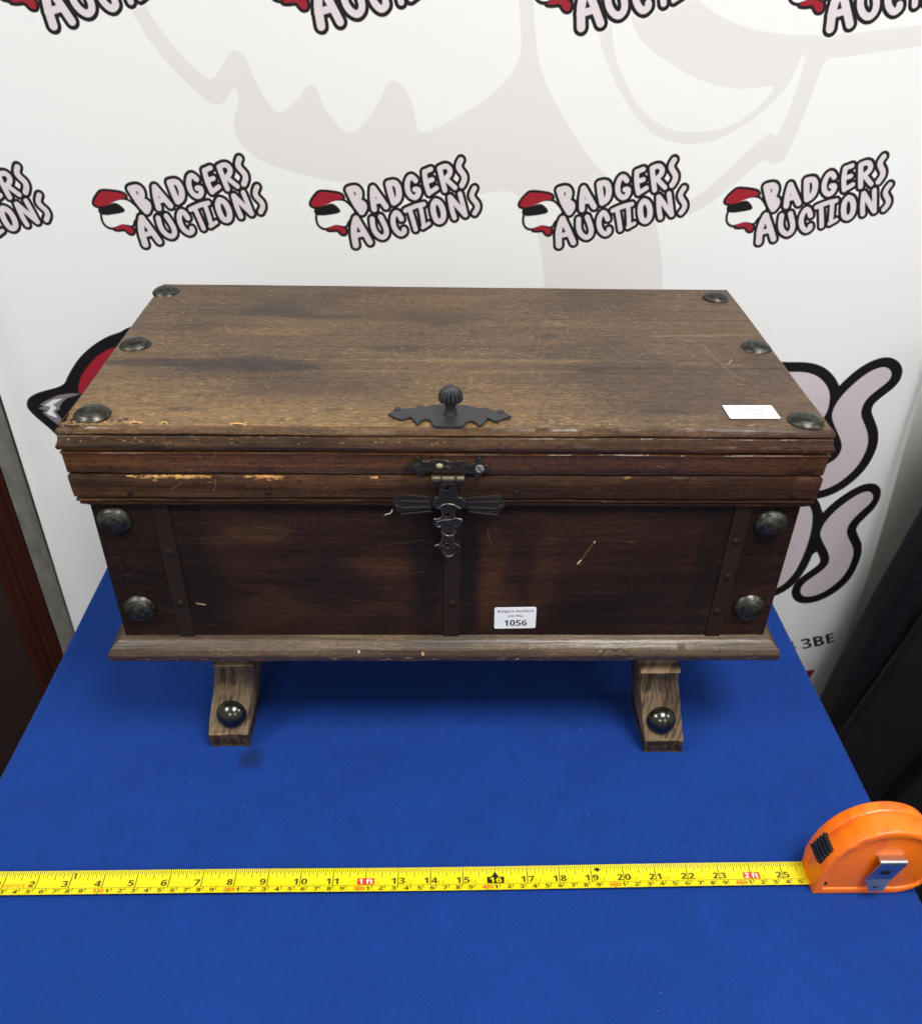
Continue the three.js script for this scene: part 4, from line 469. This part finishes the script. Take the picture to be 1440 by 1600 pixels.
  const g = new THREE.BufferGeometry(); g.setAttribute('position', new THREE.Float32BufferAttribute(P, 3)); g.setAttribute('uv', new THREE.Float32BufferAttribute(U, 2)); g.setIndex(I); g.computeVertexNormals();
  mesh('blade', g, mTape, t, 'yellow steel blade marked in inches and centimetres');
  // case, in metres about (0.325, 0, 0.15)
  const [orC] = canvasOf(512, 512, (u, v) => { const d = smooth(0.56, 0.75, fbm(u * 7, v * 7, 1001, 4)), s = smooth(0.62, 0.7, fbm(u * 40, v * 40, 1003, 2)); let c = mix3([255, 120, 6], [246, 106, 16], d); c = mix3(c, [190, 84, 30], s * 0.3 * d); return c; });
  const mOr = new THREE.MeshPhysicalMaterial({ map: tex(orC, true, true), roughness: 0.40, clearcoat: 0.15, clearcoatRoughness: 0.3 });
  const D = (o) => { const S = new THREE.Shape(); S.moveTo(-0.040 + o, 0.0 + o); S.lineTo(-0.0405 + o, 0.012); S.quadraticCurveTo(-0.0425 + o, 0.026, -0.0360 + o, 0.045); S.bezierCurveTo(-0.028 + o, 0.066 - o, -0.012, 0.0775 - o, 0.006, 0.0775 - o); S.bezierCurveTo(0.034 - o, 0.0775 - o, 0.050 - o, 0.055, 0.0495 - o, 0.032); S.bezierCurveTo(0.049 - o, 0.014, 0.040, 0.003 + o, 0.024, 0.0 + o); S.closePath(); return S; };
  const ex = (S, d, b, z, seg = 3) => { const e = new THREE.ExtrudeGeometry(S, { depth: d - 2 * b, bevelEnabled: true, bevelThickness: b, bevelSize: b, bevelOffset: -b, bevelSegments: seg, curveSegments: 20 }); e.translate(0, 0, z + b); return e; };
  const uvc = (e) => boxUV(toCreasedNormals(e, 0.7), 8);
  const back = mesh('back_shell', uvc(ex(D(0.0005), 0.0108, 0.0022, -0.0146)), mOr, t);
  const Sf = D(0); Sf.holes.push(new THREE.Path(D(0.0072).getPoints(20).reverse()));
  mesh('case', uvc(ex(D(0), 0.0172, 0.0012, -0.0040)), mOr, t, 'orange plastic shell of the tape measure');
  mesh('front_rim', uvc(ex(Sf, 0.0050, 0.0024, 0.0097, 6)), mOr, t);
  const mBlk = new THREE.MeshPhysicalMaterial({ color: lin(0.012, 0.012, 0.013), roughness: 0.38 });
  // ribbed lock slider on the sloping shoulder
  const sl = [box(0.0185, 0.0035, 0.0160, 0, 0, 0, 0.001)]; for (let i = 0; i < 5; i++) sl.push(box(0.0026, 0.0030, 0.0158, -0.0074 + i * 0.0037, 0.0020, 0, 0.0009));
  const sg = mergeGeometries(sl.map((q) => q.index ? q.toNonIndexed() : q)); sg.rotateZ(1.15); sg.translate(-0.0368, 0.0405, 0.0015); mesh('lock_slider', sg, mBlk, t, 'black ribbed lock slider on the shoulder of the case');
    // steel belt clip
  const mSteel = new THREE.MeshPhysicalMaterial({ color: lin(0.55, 0.56, 0.58), metalness: 1, roughness: 0.3, bumpMap: mStud.bumpMap, bumpScale: 0.0002 });
  const cs = new THREE.Shape(); [[0.0130, 0.0470], [0.0185, 0.0478], [0.0200, 0.0470], [0.0204, 0.0454], [0.0164, 0.0205], [0.0200, 0.0103], [0.0193, 0.0101], [0.0157, 0.0205], [0.0196, 0.0452], [0.0190, 0.0464], [0.0130, 0.0462]].forEach(([z, y], i) => cs[i ? 'lineTo' : 'moveTo'](z, y));
  const cg = new THREE.ExtrudeGeometry(cs, { depth: 0.0205, bevelEnabled: false, curveSegments: 4 }); cg.rotateY(-Math.PI / 2); cg.translate(0.0222, 0.0018, 0); { const a = cg.attributes.position; for (let i = 0; i < a.count; i++) { const y = a.getY(i); a.setX(i, a.getX(i) - 0.0072 + (y - 0.022) * 0.10 + (y < 0.0205 ? (a.getX(i) > 0.011 ? -1 : 1) * 0.0045 * smooth(0.0205, 0.012, y) : 0)); } }
  const clip = mesh('belt_clip', toCreasedNormals(cg, 0.4), mSteel, t, 'bent steel belt clip on the front of the case');
  const em = new THREE.SphereGeometry(1, 14, 8); em.scale(0.0042, 0.0030, 0.0004); em.rotateX(0.16); em.translate(0.0058, 0.034, 0.0187); mesh('embossed_mark', em, mBlk, clip);
  for (const [x, y] of [[-0.0335, 0.0125], [0.040, 0.0085]]) { const s = new THREE.CylinderGeometry(0.0022, 0.0022, 0.0008, 14); s.rotateX(Math.PI / 2); s.translate(x, y, x < 0 ? 0.0132 : 0.0145); mesh('screw', s, mBlk, t); }
  { const s = new THREE.CylinderGeometry(0.0020, 0.0020, 0.0008, 14); s.rotateX(Math.PI / 2); s.translate(0.0030, 0.0150, 0.0186); mesh('screw', s, mBlk, t); }
  t.rotation.y = 0.0;
}

// ---------------------------------------------------------------- dark things either side of the banner
{
  const [dwC] = canvasOf(512, 1024, (u, v) => { const [r, f] = grain(v * 0.9, u * 0.25, 1101); const c = mix3([66, 26, 19], [40, 17, 13], smooth(0.4, 0.7, r)); const k = 0.85 + f * 0.3; return [c[0] * k, c[1] * k, c[2] * k]; });
  const mDw = new THREE.MeshPhysicalMaterial({ map: tex(dwC, true, true), roughness: 0.45, specularIntensity: 0.5 });
  const t = thing('wooden_cabinet', 'tall dark red-brown wooden cabinet standing left of the banner', 'cabinet', [-0.80, -0.74, -0.5]);
  mesh('carcass', planarUV(box(0.30, 1.75, 0.044, -0.029, 0.875, -0.033, 0.004), (x) => x * 4, (x, y) => y), mDw, t);
  mesh('door_stile', planarUV(box(0.058, 1.70, 0.020, 0.150, 0.875, 0.0, 0.003), (x) => x * 4, (x, y) => y), mDw, t);
  const mGl = new THREE.MeshPhysicalMaterial({ color: lin(0.028, 0.014, 0.012), roughness: 0.45 });
  mesh('door_panel', box(0.26, 1.66, 0.008, -0.012, 0.875, -0.003, 0.002), mGl, t, 'dull dark grey door panel');
  const [gpC] = canvasOf(128, 512, (u, v) => { const n = fbm(u * 6, v * 40, 1111, 4), k = 92 + n * 44; return [k, k * 0.98, k * 0.92]; });
  const post = mesh('grey_post', planarUV(box(0.0285, 1.85, 0.045, 0, 0.925, 0, 0.002), (x) => x * 20 + 0.5, (x, y) => y), new THREE.MeshStandardMaterial({ map: tex(gpC, true, true), roughness: 0.7 }), scene);
  post.position.set(-0.5945, -0.74, -0.492); post.userData = { label: 'narrow mottled grey upright between the cabinet and the banner', category: 'post' };

  const [bgB] = canvasOf(512, 512, (u, v) => { const h = 128 + (fbm(u * 8, v * 8, 1121, 4) - 0.5) * 160 + 30 * Math.sin(u * 900) * Math.sin(v * 900); return [h, h, h]; });
  const mBag = new THREE.MeshPhysicalMaterial({ color: lin(0.0042, 0.0048, 0.0075), roughness: 0.6, specularIntensity: 0.5, bumpMap: tex(bgB, false, true), bumpScale: 0.006, sheen: 0.03, sheenColor: lin(0.3, 0.32, 0.4) });
  const b = thing('black_bag', 'big black fabric case with stitched seams leaning right of the table', 'bag', [0.62, -0.74, -0.30]);
  const quilt = (pts, d, z, r, s) => { const S = pathOf(pts, 1, false), e = new THREE.ExtrudeGeometry(S, { depth: d, bevelEnabled: true, bevelThickness: r, bevelSize: r, bevelOffset: -r, bevelSegments: 5, curveSegments: 8 }); e.translate(0, 0, z - d - r); const a = e.attributes.position; for (let i = 0; i < a.count; i++) { a.setZ(i, a.getZ(i) + (noise(a.getX(i) * 14, a.getY(i) * 14, s) - 0.5) * 0.012); } e.computeVertexNormals(); return boxUV(e, 3); };
  // outlines in metres about the bag's foot, y up from the floor; the left side leans to the right as it rises
  const edgeX = (y) => -0.043 + (y - 0.392) * 0.1146;
  const left = [0, 0.15, 0.3, 0.45, 0.6, 0.75, 0.9, 1.02].map((y) => [edgeX(y) + 0.004 * Math.sin(y * 9), y]);
  mesh('case_body', quilt([...left, [0.10, 1.06], [0.45, 1.08], [0.47, 0]], 0.02, -0.004, 0.03, 3), mBag, b);
  const seam = (y) => -0.075 + (y - 0.2) * 0.21;
  mesh('front_pocket', quilt([[seam(0) + 0.0, 0.0], [seam(0.3), 0.3], [seam(0.6), 0.6], [seam(0.8), 0.8], [0.44, 0.84], [0.45, 0.0]], 0.02, 0.008, 0.012, 5), mBag, b);
  const pip = new THREE.TubeGeometry(new THREE.CatmullRomCurve3([0, 0.2, 0.4, 0.6, 0.8].map((y) => new THREE.Vector3(seam(y) - 0.004, y, 0.004))), 40, 0.004, 8); mesh('piping', pip, mBag, b);
  mesh('side_flap', quilt([[0.045, 0.0], [0.060, 0.24], [0.10, 0.40], [0.16, 0.52], [0.46, 0.56], [0.46, 0.0]], 0.02, 0.035, 0.010, 8), mBag, b);
}

// ---------------------------------------------------------------- ceiling lamps
{
  const mHouse = new THREE.MeshStandardMaterial({ color: lin(0.8, 0.8, 0.8), roughness: 0.5 });
  const names = ['square white ceiling light panel to the left above the table', 'square white ceiling light panel above the middle of the table', 'square white ceiling light panel to the right above the table', 'square white ceiling light panel behind the photographer on the left', 'square white ceiling light panel behind the photographer on the right'];
  LAMPS.forEach(([x, z, k], i) => {
    const t = thing('ceiling_lamp', names[i], 'ceiling lamp', [x, 1.66, z], 'ceiling light panels');
    const fr = [box(0.64, 0.04, 0.03, 0, 0.02, 0.305), box(0.64, 0.04, 0.03, 0, 0.02, -0.305), box(0.03, 0.04, 0.58, 0.305, 0.02, 0), box(0.03, 0.04, 0.58, -0.305, 0.02, 0), box(0.64, 0.006, 0.64, 0, 0.043, 0)];
    mesh('frame', mergeGeometries(fr), mHouse, t);
    mesh('diffuser', box(0.575, 0.008, 0.575, 0, 0.020, 0), new THREE.MeshStandardMaterial({ color: lin(0.8, 0.8, 0.8), emissive: lin(1, 0.985, 0.95), emissiveIntensity: 4, roughness: 0.6 }), t);
    const l = new THREE.RectAreaLight(new THREE.Color(1, 0.995, 0.975), k, 0.575, 0.575); l.position.set(x, 1.66 + 0.012, z); l.lookAt(x, 0, z); scene.add(l);
  });
}

renderer.render(scene, camera);
